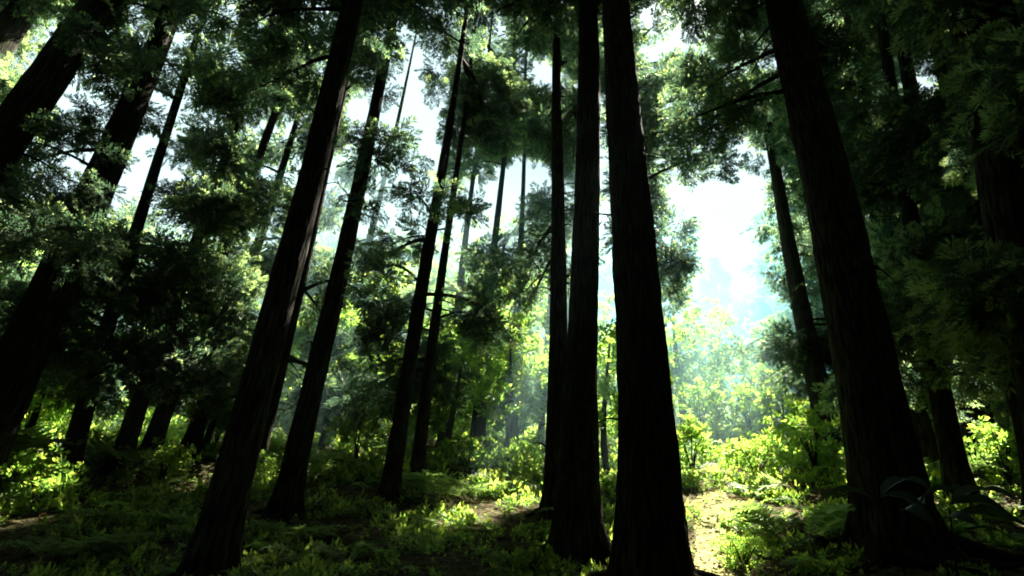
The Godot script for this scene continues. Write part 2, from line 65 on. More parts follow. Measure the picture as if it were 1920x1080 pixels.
		"boughs": [[7.3,107,2.6,1.20], [8.3,115,2.9,1.21], [8.4,131,3.0,1.04], [8.7,130,2.1,0.99], [8.9,162,2.1,1.19], [9.0,168,2.6,0.99], [9.5,78,2.9,1.21], [9.6,338,1.5,1.25], [9.7,13,1.9,0.99], [9.8,201,2.3,0.91], [9.8,130,1.4,1.03], [10.0,92,2.8,1.04], [10.0,61,0.9,1.13], [10.0,121,1.5,1.27], [10.2,109,1.3,0.90], [10.5,35,3.0,1.02], [10.7,343,3.3,0.98], [10.7,1,2.0,1.24], [10.7,323,2.9,1.17], [10.9,7,0.9,1.31], [10.9,88,0.7,1.14], [10.9,355,3.6,1.01], [11.6,44,3.6,1.11], [11.9,321,2.3,1.31], [12.0,330,1.5,1.06], [12.1,329,3.5,1.12], [14.3,106,2.8,1.08], [14.6,75,1.3,0.94], [14.7,101,2.7,1.01], [14.7,125,3.3,0.97], [15.6,87,1.5,1.14], [15.7,60,1.8,0.91], [15.8,111,1.3,1.00], [15.9,124,1.9,0.97], [16.1,64,2.4,0.90], [16.7,65,0.9,1.24], [16.9,351,1.7,1.09], [17.1,105,1.2,1.06], [17.2,137,1.1,0.94], [17.5,139,0.9,1.25], [18.1,335,0.8,1.29], [18.4,355,1.3,0.93], [18.7,352,0.6,1.24], [18.7,89,1.2,1.20], [19.5,259,1.0,1.26], [19.7,186,1.6,1.24], [19.7,221,0.9,1.08], [20.0,292,2.0,1.15], [20.4,328,1.4,0.94], [21.2,206,2.9,1.31], [21.8,283,2.5,0.96]]},
	{"at": [10.78, -11.45], "lean": [0.047, 0.044], "wide": [0.24, 0.216, 0.18, 0.132], "tall": 24, "label": "dense shaded cedar filling the dark right edge",
		"boughs": [[2.9,251,2.4,1.04], [2.9,270,2.3,0.63], [3.3,315,3.4,0.83], [3.7,160,2.3,0.89], [3.9,216,2.3,0.84], [4.2,209,2.0,0.93], [4.2,126,1.1,1.11], [4.4,90,1.6,0.62], [4.6,134,2.1,0.68], [4.8,104,2.3,0.69], [4.9,96,1.9,0.79], [4.9,240,0.8,0.66], [5.2,343,0.8,0.96], [5.4,349,2.7,0.84], [5.7,302,0.8,0.59], [5.8,164,2.0,0.61], [6.2,246,2.2,0.65], [7.1,96,2.8,0.64], [7.2,349,2.6,0.86], [7.3,212,0.5,0.80], [7.4,86,0.7,0.87], [7.4,20,0.8,1.12], [7.9,295,2.8,0.81], [8.1,181,1.3,1.09], [9.2,181,1.2,0.70], [9.4,141,1.0,0.78], [9.7,42,0.9,0.78], [10.2,324,1.2,0.63], [10.5,348,0.8,0.88], [10.6,118,0.5,0.88], [10.6,131,1.5,0.65], [10.7,287,1.7,0.71], [10.7,99,1.4,1.11], [10.8,95,2.3,0.66], [10.8,331,1.2,1.03], [11.3,88,0.8,0.67], [12.0,126,0.8,0.70], [12.1,14,2.0,0.84], [13.3,38,1.7,0.91], [13.4,296,0.8,0.58], [13.5,305,0.4,1.05], [14.0,148,1.5,0.71]]},
	{"at": [-6.00, -14.34], "lean": [0.001, -0.001], "wide": [0.2, 0.17, 0.13, 0.09], "tall": 24, "label": "leafy cedar between the two big left trunks, trunk mostly hidden",
		"boughs": [[3.1,292,2.9,0.79], [3.2,274,3.1,0.75], [3.3,219,3.0,0.73], [5.0,33,2.6,0.56], [5.2,272,2.6,0.93], [5.8,246,2.2,0.67], [7.3,126,1.3,0.71], [11.0,242,1.4,0.66], [12.4,39,2.0,0.56], [13.3,45,2.1,0.77], [13.8,104,1.7,0.61], [14.0,124,1.4,0.60], [14.7,255,1.8,0.64]]},
	{"at": [-9.37, -12.89], "lean": [-0.048, 0.035], "wide": [0.2, 0.17, 0.13, 0.09], "tall": 24, "label": "leafy cedar near the left edge, trunk hidden by foliage",
		"boughs": [[3.1,62,0.6,0.87], [3.1,336,2.9,0.67], [3.3,133,1.9,0.84], [3.4,157,2.2,0.62], [3.5,64,2.0,0.59], [3.6,132,2.5,0.98], [3.8,95,1.1,0.89], [4.0,55,2.3,0.59], [4.0,318,1.6,0.68], [5.1,152,0.7,1.00], [5.7,327,1.2,0.63], [10.3,153,2.4,0.65], [10.9,96,1.7,0.59], [11.5,184,1.4,0.64], [11.5,329,0.5,0.60], [12.6,112,1.5,0.87], [13.9,115,2.1,0.57], [14.0,143,1.1,0.81]]},
	{"at": [0.43, -21.74], "lean": [-0.025, -0.000], "wide": [0.21, 0.182, 0.14, 0.098], "tall": 27, "label": "leafy cedar left of the centre pair, trunk mostly hidden",
		"boughs": [[5.1,239,1.9,0.65], [9.4,52,2.0,0.96], [10.4,19,0.9,0.60], [14.1,84,2.6,0.84], [14.5,87,1.7,1.01], [14.8,161,1.0,0.91], [15.4,59,1.0,0.74], [15.6,331,3.4,1.05], [15.6,327,3.1,0.91], [15.7,75,1.1,0.83], [16.0,106,1.3,1.01], [16.0,330,1.5,0.98], [16.0,323,3.5,0.84], [16.3,108,1.3,0.90], [16.4,320,2.1,0.85], [16.8,316,3.1,0.86], [16.8,327,2.8,1.15], [16.9,295,1.6,1.08], [17.1,281,1.3,0.89], [17.1,296,1.5,0.83], [17.2,305,2.6,0.86], [17.5,308,2.1,1.08], [19.1,189,2.2,0.58], [20.2,92,1.3,0.67], [21.9,345,2.9,0.96], [22.2,332,3.1,0.85], [22.5,219,2.0,0.70], [24.7,35,1.3,0.59], [25.1,60,1.7,0.71], [25.3,1,1.1,0.58], [25.6,336,0.4,0.89], [25.7,357,0.6,0.97], [25.8,138,1.7,0.99]]},
	{"at": [5.00, -17.95], "lean": [-0.030, -0.008], "wide": [0.36, 0.32, 0.28, 0.22], "tall": 30, "label": "tall cedar added to shade the ground, hidden behind the widest trunk, boughs showing on both sides",  # added so that its boughs keep sun off the lower ground
		"boughs": [[7.0,310,2.6,0.72], [7.1,7,0.9,0.99], [7.1,103,1.1,0.98], [7.4,91,1.5,0.71], [7.8,115,2.3,0.77], [9.0,295,0.8,0.75], [9.3,275,1.2,0.89], [10.2,284,1.1,0.72], [10.7,51,3.0,0.80], [10.9,246,0.8,0.68], [11.2,294,2.0,1.06], [11.7,306,1.0,0.82], [12.8,29,3.3,0.70], [13.1,110,1.7,0.82], [13.2,301,2.9,0.86], [13.3,11,2.9,0.76], [13.5,290,1.3,0.91], [13.8,294,1.5,0.96], [13.9,273,0.8,0.86], [14.3,296,3.0,1.05], [14.3,23,3.3,1.08], [14.5,64,3.2,0.77], [15.3,51,3.0,0.83], [15.5,314,0.8,1.05], [15.8,299,2.0,0.71], [15.8,35,2.7,0.73], [16.0,295,2.3,1.02], [16.4,300,1.0,0.87], [16.4,355,3.2,0.72], [16.4,298,3.6,1.13], [16.6,189,0.9,0.89], [16.8,12,3.1,0.72], [17.2,243,3.0,0.95], [17.3,111,1.3,1.02], [17.4,259,1.9,0.91], [17.8,268,3.0,0.81], [18.4,248,3.4,0.84], [18.7,239,2.5,1.07], [19.4,126,1.7,0.96], [21.6,145,2.4,0.67], [22.6,106,1.2,0.91], [22.7,258,1.2,0.92], [23.3,358,2.7,1.01], [24.8,266,1.5,0.98], [25.8,246,2.5,0.88]]},
]

# x, z, half width, height, kind, label, category
const BUSHES := [
	[-8.08, -10.64, 0.70, 1.02, "leafy", "bright green bush at the left edge, lowest there", "bush"],
	[-9.50, -13.96, 0.57, 0.88, "leafy", "small yellow-lit bush left of the two slim left trunks", "bush"],
	[-10.26, -13.71, 0.80, 1.48, "fern", "drooping dark green fern bush near the left edge", "fern"],
	[-12.96, -15.79, 0.86, 1.87, "leafy", "pale sun-bleached bush cut by the left edge", "bush"],
	[-7.83, -13.76, 0.74, 0.86, "leafy", "low dark bush at the feet of the slim left trunks", "bush"],
	[-5.68, -13.94, 0.50, 0.75, "leafy", "small dark bush between the two big left trunks", "bush"],
	[-4.79, -15.27, 0.69, 0.83, "fern", "green fern just right of the second big trunk", "fern"],
	[-4.50, -17.97, 1.07, 1.57, "leafy", "broad green bush behind the fern, left of the hazy slim trunk", "bush"],
	[-6.17, -26.02, 1.10, 2.21, "leafy", "bright green bush glowing high behind the slim hazy trunk", "bush"],
	[0.22, -21.37, 1.49, 2.99, "leafy", "tall yellow-green bush in sun, right of the small dark stem", "bush"],
	[0.78, -17.33, 0.80, 0.95, "leafy", "sunlit bush low beside the paired centre trunks", "bush"],
	[-0.88, -17.09, 1.02, 0.94, "leafy", "low green bush in front of the small dark stem", "bush"],
	[-1.43, -14.01, 0.95, 0.69, "fern", "dark fern patch in front of the centre stems", "fern"],
	[-3.06, -20.77, 0.77, 1.74, "leafy", "dim bush between the two close centre stems", "bush"],
	[3.78, -21.21, 0.69, 3.37, "leafy", "yellow-green bush in the slot between the centre trunks", "bush"],
	[5.31, -15.86, 0.66, 1.61, "leafy", "yellow-lit bush touching the right edge of the widest trunk", "bush"],
	[8.60, -27.90, 1.74, 5.07, "leafy", "tall hazy bush right behind the widest trunk", "bush"],
	[10.79, -28.01, 1.48, 3.49, "leafy", "misty green bush in the middle of the bright gap", "bush"],
	[13.17, -27.52, 1.59, 4.25, "leafy", "brightest yellow-green bush at the right side of the gap", "bush"],
	[11.83, -23.23, 1.44, 2.89, "leafy", "dark round bush left of the curved slim trunk", "bush"],
	[6.95, -15.56, 1.08, 1.15, "leafy", "sunlit bush beside the pale path, halfway up", "bush"],
	[8.74, -15.84, 1.33, 1.77, "leafy", "olive bush against the left side of the big right trunk", "bush"],
	[5.53, -11.07, 0.94, 0.79, "fern", "yellowish fern spread right of the pale path", "fern"],
	[4.03, -9.84, 0.51, 0.51, "leafy", "small yellow plant at the near end of the pale path", "plant"],
	[15.48, -19.39, 1.21, 2.23, "leafy", "bright green bush right of the big right trunk", "bush"],
	[18.25, -20.49, 1.39, 2.77, "leafy", "broad-leaved dark bush near the right edge with bright tips", "bush"],
	[11.05, -14.38, 0.81, 0.81, "fern", "low brown-green fern below the bright right bush", "fern"],
	[11.83, -13.25, 0.74, 1.36, "leafy", "black shaded bush at the right edge", "bush"],
	[-2.32, -9.81, 0.38, 0.38, "fern", "dim fern in the shade of the lower middle ground", "fern"],
	[-1.52, -8.81, 0.19, 0.30, "leafy", "tiny bright green plant at the bottom, left of the light band", "plant"],
	[0.59, -8.96, 0.31, 0.38, "leafy", "pale leafy plant at the left foot of the centre trunk", "plant"],
	[-3.39, -10.61, 0.55, 0.42, "fern", "dark fern right of the leftmost big trunk foot", "fern"],
	[-6.10, -10.33, 0.68, 0.54, "fern", "dark fern clump left of the leftmost big trunk", "fern"],
	[-9.29, -32.13, 1.68, 3.37, "leafy", "green bush behind the second big trunk, half hidden", "bush"],
	[-2.57, -29.47, 1.26, 3.07, "leafy", "yellow-green bush just left of the small dark stem", "bush"],
	[1.72, -31.42, 1.49, 3.88, "leafy", "bright bush behind the tall yellow-green one, beside the paired trunks", "bush"],
	[-0.60, -23.99, 1.35, 2.70, "leafy", "pale sunlit bush highest behind the small dark stem", "bush"],
	[-8.73, -17.68, 0.81, 1.46, "leafy", "dim bush hugging the left side of the first big trunk", "bush"],
	[-11.76, -18.52, 0.94, 1.88, "leafy", "sun-flecked bush behind the two slim left trunks", "bush"],
	[8.04, -22.61, 1.07, 2.56, "leafy", "pale green bush deepest in the bright gap", "bush"],
	[9.72, -21.95, 1.15, 2.29, "leafy", "yellow-green bush in the bright gap, left of the brightest", "bush"],
	[16.21, -24.09, 1.40, 3.03, "leafy", "green bush behind the big right trunk", "bush"],
	[15.66, -18.19, 1.31, 2.27, "leafy", "pale green bush behind the broad-leaved right bush", "bush"],
	[-5.79, -8.45, 0.58, 0.43, "fern", "dark fern clump in the lower left corner", "fern"],
]

# x, z, height, kind (c: conifer, b: broad-leaved), label
const SLOPE_TREES := [
	[-5.99, -19.08, 5.1, "b", "glowing young tree just right of the second big trunk"],
	[-3.52, -18.67, 4.0, "b", "glowing young tree between the two slim centre-left cedars"],
	[-1.77, -19.92, 4.8, "b", "glowing young tree left of the small dark stem"],
	[0.12, -19.00, 5.0, "b", "glowing young tree before the left side of the centre pair"],
	[3.32, -17.69, 4.7, "b", "young tree glowing in the slot between the two centre trunks"],
	[-8.58, -16.95, 4.3, "b", "young tree behind the first big trunk, left side"],
	[-12.75, -15.41, 3.8, "b", "sun-flecked young tree right of the left leaning trunk"],
	[-6.37, -23.14, 7.2, "b", "sunlit broad-leaved tree glowing between second trunk and slim hazy cedar"],
	[-5.38, -30.53, 10.1, "b", "pale sunlit tree right of the slim hazy cedar"],
	[-2.26, -34.93, 11.7, "b", "pale tree rising behind the sunlit round crowns"],
	[0.71, -24.99, 7.9, "b", "broad-leaved tree touching the left side of the centre pair"],
	[-9.40, -23.17, 5.7, "b", "sunlit tree showing between the two big left trunks"],
	[-11.91, -31.85, 11.8, "c", "hazy conifer close to the right side of the second trunk"],
	[-20.25, -22.14, 6.7, "b", "sun-flecked tree behind the left leaning trunk"],
	[-22.23, -28.31, 9.9, "c", "hazy conifer in the left sky gap"],
	[-13.40, -22.28, 6.5, "b", "broad-leaved tree hidden left of the first big trunk"],
	[-19.00, -19.18, 6.5, "c", "hazy conifer at the far left, behind the leaning trunk"],
	[-21.49, -25.04, 8.3, "c", "hazy conifer left of the slim left trunks"],
	[-16.16, -24.08, 5.9, "c", "dim conifer behind the pair of slim left trunks"],
	[-17.82, -31.28, 10.7, "c", "hazy conifer just left of the first big trunk"],
	[-11.50, -27.71, 8.9, "c", "hazy conifer between the two big left trunks"],
	[-7.49, -25.94, 7.2, "c", "hazy conifer between second big trunk and slim hazy trunk"],
	[-8.62, -37.01, 13.6, "c", "tall pale conifer behind the slim hazy trunk"],
	[-2.62, -25.87, 6.4, "b", "sunlit round-crowned tree glowing behind the centre stems"],
	[-0.38, -29.00, 6.8, "b", "sunlit round-crowned tree left of the paired centre trunks"],
	[1.85, -41.96, 13.2, "c", "pale distant conifer beside the paired centre trunks"],
	[5.36, -29.52, 6.9, "b", "pale tree in the slot between the centre trunks"],
	[8.27, -25.70, 8.0, "b", "round-crowned hazy tree right of the widest trunk"],
	[22.56, -55.60, 16.2, "c", "single spire in the bright gap, very pale"],
	[20.75, -43.28, 9.6, "c", "misty blue conifer low in the bright gap"],
	[18.10, -33.41, 6.1, "b", "misty round tree left of the curved trunk"],
	[17.30, -24.51, 7.7, "c", "dark conifer hidden behind the big right trunk"],
	[17.35, -20.69, 5.6, "b", "dim round tree right of the big right trunk"],
	[21.21, -21.22, 5.9, "c", "dark conifer at the right edge"],
	[17.20, -21.40, 25.0, "c", "tall dark conifer added to block sun, towering behind the big leaning right trunk"],  # from here on: tall trees added to keep sun off the right side
	[21.00, -25.50, 26.0, "c", "tall dark conifer added to block sun behind the dense right-hand foliage"],
	[24.50, -22.00, 25.0, "c", "tall dark conifer added to block sun at the far right, mostly hidden"],
	[19.50, -30.00, 24.0, "c", "tall dark conifer added to block sun farthest back on the right"],
]

func _ready() -> void:
	rng.seed = 20
	grain.seed = 4
	grain.frequency = 1.0
	view_and_light()
	make_materials()
	make_shapes()
	ground()
	for k in CEDARS.size():
		cedar(CEDARS[k], k)
	slope_trees()
	far_woods()
	surrounding_woods()
	for b in BUSHES:
		bush(b)
	broad_leaved_plant()
	ground_cover()
	fallen_branches()
	leaf_litter()
	mist()

# ---------------------------------------------------------------- camera, sky, sun, air

func view_and_light() -> void:
	var cam := Camera3D.new()
	cam.name = "camera"
	cam.fov = 55.02
	cam.near = 0.1
	cam.far = 900.0
	cam.position = Vector3(0, 1.55, 0)
	cam.basis = Basis(Vector3.RIGHT, deg_to_rad(23.8)) * Basis(Vector3.BACK, deg_to_rad(3.9))
	var lens := CameraAttributesPhysical.new()       # a small camera's lens, focused close: all that stands farther off is a little soft
	lens.frustum_focal_length = 23.0
	lens.frustum_near = 0.1
	lens.frustum_far = 900.0
	lens.frustum_focus_distance = 2.4
	lens.exposure_aperture = 3.6
	cam.attributes = lens
	cam.fov = 55.02
	add_child(cam)
	cam.fov = 55.02
	var env := Environment.new()
	env.background_mode = Environment.BG_SKY
	var sm := ProceduralSkyMaterial.new()
	sm.sky_top_color = Color(0.088, 0.118, 0.125).linear_to_srgb()
	sm.sky_horizon_color = Color(0.096, 0.120, 0.125).linear_to_srgb()
	sm.sky_curve = 0.2
	sm.ground_bottom_color = Color(0.03, 0.035, 0.02).linear_to_srgb()
	sm.ground_horizon_color = Color(0.1, 0.12, 0.1).linear_to_srgb()
	sm.sun_angle_max = 25.0
	var sky := Sky.new()
	sky.sky_material = sm
	env.sky = sky
	env.tonemap_mode = Environment.TONE_MAPPER_LINEAR
	env.tonemap_exposure = 10.5
	env.fog_enabled = true
	env.fog_density = 0.0004
	env.fog_light_color = Color(0.82, 0.97, 1.0)
	env.volumetric_fog_enabled = true
	env.volumetric_fog_density = 0.0
	env.sdfgi_enabled = true
	env.ssao_enabled = true
	env.ssil_enabled = true
	var we := WorldEnvironment.new()
	we.name = "environment"
	we.environment = env
	add_child(we)
	var sun := DirectionalLight3D.new()
	sun.name = "sun"
	sun.light_energy = 1.6
	sun.light_angular_distance = 0.5
	sun.light_color = Color(1.0, 0.97, 0.90)
	sun.shadow_enabled = true
	sun.basis = Basis.looking_at(-sun_from)
	add_child(sun)

# ---------------------------------------------------------------- materials

func noise_texture(frequency: float, ramp: Array, octaves := 5, size := 512, sd := 1) -> NoiseTexture2D:
	var n := FastNoiseLite.new()
	n.seed = sd
	n.noise_type = FastNoiseLite.TYPE_SIMPLEX_SMOOTH
	n.frequency = frequency
	n.fractal_octaves = octaves
	var t := NoiseTexture2D.new()
	t.width = size
	t.height = size
	t.seamless = true
	t.noise = n
	if ramp.size():
		var g := Gradient.new()
		var offs := PackedFloat32Array()
		var cols := PackedColorArray()
		for r in ramp:
			offs.append(r[0])
			cols.append(r[1].linear_to_srgb())
		g.offsets = offs
		g.colors = cols
		t.color_ramp = g
	return t

func leaf_material(albedo: Color, through: Color, rough := 0.55) -> StandardMaterial3D:
	var m := StandardMaterial3D.new()
	m.albedo_color = albedo.linear_to_srgb()
	m.roughness = rough
	m.metallic_specular = 0.22
	m.cull_mode = BaseMaterial3D.CULL_DISABLED
	m.backlight_enabled = true
	m.backlight = through.linear_to_srgb()
	return m

func make_materials() -> void:
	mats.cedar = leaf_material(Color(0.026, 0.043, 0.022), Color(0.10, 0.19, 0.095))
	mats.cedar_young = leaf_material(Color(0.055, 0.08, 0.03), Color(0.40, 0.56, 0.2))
	mats.leaf = leaf_material(Color(0.04, 0.085, 0.022), Color(0.30, 0.54, 0.07), 0.45)
	mats.leaf_young = leaf_material(Color(0.08, 0.12, 0.025), Color(0.64, 0.80, 0.11), 0.45)
	mats.fern = leaf_material(Color(0.05, 0.08, 0.022), Color(0.27, 0.42, 0.09))
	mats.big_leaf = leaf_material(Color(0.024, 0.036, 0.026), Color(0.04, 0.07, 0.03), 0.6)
	mats.litter = leaf_material(Color(0.10, 0.062, 0.03), Color(0.06, 0.03, 0.01), 0.8)
	var bark := StandardMaterial3D.new()
	bark.albedo_texture = noise_texture(0.012, [[0.25, Color(0.006, 0.0045, 0.003)], [0.5, Color(0.017, 0.0125, 0.0085)], [0.75, Color(0.045, 0.034, 0.023)]], 5, 512, 8)
	bark.roughness = 0.95
	bark.metallic_specular = 0.2
	bark.heightmap_enabled = true
	bark.heightmap_texture = noise_texture(0.02, [], 5, 512, 9)
	bark.heightmap_scale = 2.5
	bark.uv1_scale = Vector3(3.0, 0.22, 1.0)
	bark.detail_enabled = true                                   # patches of moss and lichen
	bark.detail_blend_mode = BaseMaterial3D.BLEND_MODE_MIX
	bark.detail_albedo = noise_texture(0.03, [[0.3, Color(0.016, 0.022, 0.008)], [0.7, Color(0.045, 0.055, 0.022)]], 4, 256, 21)
	bark.detail_mask = noise_texture(0.008, [[0.0, Color(0, 0, 0)], [0.55, Color(0, 0, 0)], [0.72, Color(0.8, 0.8, 0.8)]], 5, 512, 22)
	mats.bark = bark
	var dead: StandardMaterial3D = bark.duplicate()
	dead.detail_enabled = false
	dead.albedo_texture = noise_texture(0.02, [[0.3, Color(0.06, 0.05, 0.04)], [0.7, Color(0.19, 0.165, 0.13)]], 4, 256, 31)
	mats.dead_wood = dead
	var soil := StandardMaterial3D.new()
	soil.albedo_texture = noise_texture(0.01, [[0.2, Color(0.028, 0.02, 0.012)], [0.42, Color(0.06, 0.043, 0.025)], [0.55, Color(0.05, 0.06, 0.02)], [0.8, Color(0.10, 0.09, 0.045)]], 6, 1024, 5)
	soil.uv1_triplanar = true
	soil.uv1_world_triplanar = true
	soil.uv1_scale = Vector3(0.31, 0.31, 0.31)
	soil.roughness = 1.0
	soil.metallic_specular = 0.15
	soil.normal_enabled = true
	var bumps := noise_texture(0.03, [], 5, 512, 6)
	bumps.as_normal_map = true
	bumps.bump_strength = 12.0
	soil.normal_texture = bumps
	mats.soil = soil
	var path: StandardMaterial3D = soil.duplicate()
	path.albedo_texture = noise_texture(0.014, [[0.2, Color(0.07, 0.065, 0.03)], [0.42, Color(0.16, 0.15, 0.06)], [0.58, Color(0.18, 0.20, 0.06)], [0.8, Color(0.30, 0.27, 0.15)]], 6, 512, 15)
	path.uv1_scale = Vector3(0.7, 0.7, 0.7)
	mats.path = path

# ---------------------------------------------------------------- small geometry kit

class Geo:
	var v := PackedVector3Array()
	var n := PackedVector3Array()
	var uv := PackedVector2Array()
	var i := PackedInt32Array()
	func tri(a: Vector3, b: Vector3, c: Vector3) -> void:
		var nn := (c - a).cross(b - a).normalized()
		if nn == Vector3.ZERO:
			return
		for p in [a, b, c]:
			i.append(v.size())
			v.append(p)
			n.append(nn)
			uv.append(Vector2(p.x, p.z))
	func leaf(at: Vector3, along: Vector3, side: Vector3, length: float, width: float, fold: float) -> void:
		var up := along.cross(side).normalized()
		var mid := at + along * length * 0.42
		var l := mid - side * width * 0.5 + up * fold * width
		var r := mid + side * width * 0.5 + up * fold * width
		var tip := at + along * length - up * length * 0.12
		tri(at, l, tip)
		tri(at, tip, r)
	func broad_leaf(at: Vector3, along: Vector3, side: Vector3, length: float, width: float, fold: float, droop: float) -> void:
		var up := along.cross(side).normalized()
		var prof := [0.0, 0.75, 1.0, 0.62, 0.0]
		var mid := []
		var lf := []
		var rt := []
		for k in 5:
			var t := k / 4.0
			var c := at + along * length * t * (1.0 - 0.12 * droop * t) - up * droop * length * t * t * 0.6
			mid.append(c)
			lf.append(c - side * width * 0.5 * prof[k] + up * fold * width * prof[k])
			rt.append(c + side * width * 0.5 * prof[k] + up * fold * width * prof[k])
		for k in 4:
			if k > 0:
				tri(mid[k], lf[k], lf[k + 1])
				tri(mid[k], rt[k + 1], rt[k])
			tri(mid[k], lf[k + 1], mid[k + 1])
			tri(mid[k], mid[k + 1], rt[k + 1])
	func long_leaf(length: float, width: float, droop: float, curl: float) -> void:      # grows along +z from the origin, y up
		var mid := []
		var lf := []
		var rt := []
		for k in 11:
			var t := k / 10.0
			var a := droop * t
			var c := Vector3(curl * t * t * length * 0.3, length * (0.55 * t - droop * 0.5 * t * t), length * t * (1.0 - 0.12 * a))
			var w := width * 0.5 * pow(sin(PI * pow(t, 0.8) * 0.97 + 0.04), 0.85)
			mid.append(c)
			lf.append(c + Vector3(-w, w * 0.35 + 0.05 * w * sin(t * 15.0), 0))
			rt.append(c + Vector3(w, w * 0.35 + 0.05 * w * cos(t * 14.0), 0))
		for k in 10:
			tri(mid[k], lf[k], lf[k + 1])
			tri(mid[k], lf[k + 1], mid[k + 1])
			tri(mid[k], mid[k + 1], rt[k + 1])
			tri(mid[k], rt[k + 1], rt[k])
	func surface(to: ArrayMesh, m: Material) -> void:
		var a := []
		a.resize(Mesh.ARRAY_MAX)
		a[Mesh.ARRAY_VERTEX] = v
		a[Mesh.ARRAY_NORMAL] = n
		a[Mesh.ARRAY_TEX_UV] = uv
		a[Mesh.ARRAY_INDEX] = i
		to.add_surface_from_arrays(Mesh.PRIMITIVE_TRIANGLES, a)
		to.surface_set_material(to.get_surface_count() - 1, m)

func r(a: float, b: float) -> float:
	return rng.randf_range(a, b)

func any_way() -> Vector3:
	return Vector3(rng.randfn(), rng.randfn(), rng.randfn()).normalized()

func numbered(called: String) -> String:
	var k: int = taken.get(called, 0)
	taken[called] = k + 1
	return called if k == 0 else "%s_%03d" % [called, k]

func thing(called: String, label: String, category: String, at: Vector3, group := "", kind := "") -> Node3D:
	var o := Node3D.new()
	o.name = numbered(called)
	add_child(o, true)
	o.position = at
	tag(o, label, category, group, kind)
	return o

func tag(o: Node3D, label: String, category: String, group := "", kind := "") -> void:
	o.set_meta("label", label)
	o.set_meta("category", category)
	if group:
		o.set_meta("group", group)
	if kind:
		o.set_meta("kind", kind)

func part(called: String, mesh: Mesh, parent: Node, material: Material = null) -> MeshInstance3D:
	var o := MeshInstance3D.new()
	o.name = called
	o.mesh = mesh
	if material:
		o.material_override = material
	parent.add_child(o, true)
	return o

func scatter(called: String, mesh: Mesh, places: Array, parent: Node) -> MultiMeshInstance3D:
	var buf := PackedFloat32Array()
	buf.resize(places.size() * 12)
	for k in places.size():
		var t: Transform3D = places[k]
		var b := t.basis
		var o := k * 12
		buf[o] = b.x.x; buf[o + 1] = b.y.x; buf[o + 2] = b.z.x; buf[o + 3] = t.origin.x
		buf[o + 4] = b.x.y; buf[o + 5] = b.y.y; buf[o + 6] = b.z.y; buf[o + 7] = t.origin.y
		buf[o + 8] = b.x.z; buf[o + 9] = b.y.z; buf[o + 10] = b.z.z; buf[o + 11] = t.origin.z
	var mm := MultiMesh.new()
	mm.transform_format = MultiMesh.TRANSFORM_3D
	mm.mesh = mesh
	mm.instance_count = places.size()
	mm.buffer = buf
	var o := MultiMeshInstance3D.new()
	o.name = called
	o.multimesh = mm
	o.set_meta("kind", "stuff")
	parent.add_child(o, true)
	return o

func frame_of(forward: Vector3, roll: float, scale: float) -> Basis:   # x to the side, y up, z along forward
	var f := forward.normalized()
	var side := Vector3.UP.cross(f)
	if side.length() < 0.05:
		side = Vector3.RIGHT
	side = side.normalized().rotated(f, roll)
	return Basis(side * scale, f.cross(side) * scale, f * scale)

func tube(points: Array, radii: Array, segs: int, rough := 0.0, lobes := 0.0, base_y := 0.0) -> ArrayMesh:
	var v := PackedVector3Array()
	var n := PackedVector3Array()
	var uv := PackedVector2Array()
	var idx := PackedInt32Array()
	var along := 0.0
	var turn := r(0, TAU)
	var salt := r(0, 90)
	for k in points.size():
		var p: Vector3 = points[k]
		var fw: Vector3 = (points[mini(k + 1, points.size() - 1)] - points[maxi(k - 1, 0)]).normalized()
		var sx := fw.cross(Vector3(0.31, 0.1, 0.95)).normalized()
		var sy := sx.cross(fw)
		if k > 0:
			along += p.distance_to(points[k - 1])
		for s in segs + 1:
			var a := TAU * (s % segs) / segs
			var rad: float = radii[k]
			if rough > 0.0:
				var ridge := grain.get_noise_3d(cos(a) * 1.3 + salt, along * 0.5, sin(a) * 1.3)
				var plate := 1.0 - 2.0 * absf(grain.get_noise_3d(cos(a) * 5.0 + salt, along * 0.8 + 40.0, sin(a) * 5.0))
				var fine := grain.get_noise_3d(cos(a) * 6.0 + salt, along * 5.0 + 90.0, sin(a) * 6.0)
				rad *= 1.0 + rough * (ridge * 1.2 + (plate - 0.6) * 0.9 + fine * 0.5)
			if lobes > 0.0:
				var foot := exp(-maxf(p.y - base_y, 0.0) / 0.42)
				rad *= 1.0 + lobes * foot * (0.55 + 0.45 * cos(a * 5.0 + turn) + 0.25 * cos(a * 3.0 - turn))
			v.append(p + (sx * cos(a) + sy * sin(a)) * rad)
			uv.append(Vector2(float(s) / segs * maxf(1.0, roundf(radii[0] * 4.0)), along))
			n.append(sx * cos(a) + sy * sin(a))
	for k in points.size() - 1:
		for s in segs:
			var q := k * (segs + 1) + s
			idx.append_array([q, q + 1, q + segs + 1, q + 1, q + segs + 2, q + segs + 1])
	if rough > 0.0:     # normals from the shape itself
		for q in n.size():
			n[q] = Vector3.ZERO
		for t in range(0, idx.size(), 3):
			var f := (v[idx[t + 2]] - v[idx[t]]).cross(v[idx[t + 1]] - v[idx[t]])
			for e in 3:
				n[idx[t + e]] += f
		for k in points.size():
			var q0 := k * (segs + 1)
			var both := n[q0] + n[q0 + segs]
			n[q0] = both
			n[q0 + segs] = both
		var flip := 1.0
		var c0: Vector3 = points[1]
		if n[segs + 1].dot(v[segs + 1] - c0) < 0.0:
			flip = -1.0
		for q in n.size():
			n[q] = (n[q] * flip).normalized()
	var a := []
	a.resize(Mesh.ARRAY_MAX)
	a[Mesh.ARRAY_VERTEX] = v
	a[Mesh.ARRAY_NORMAL] = n
	a[Mesh.ARRAY_TEX_UV] = uv
	a[Mesh.ARRAY_INDEX] = idx
	var m := ArrayMesh.new()
	m.add_surface_from_arrays(Mesh.PRIMITIVE_TRIANGLES, a)
	return m

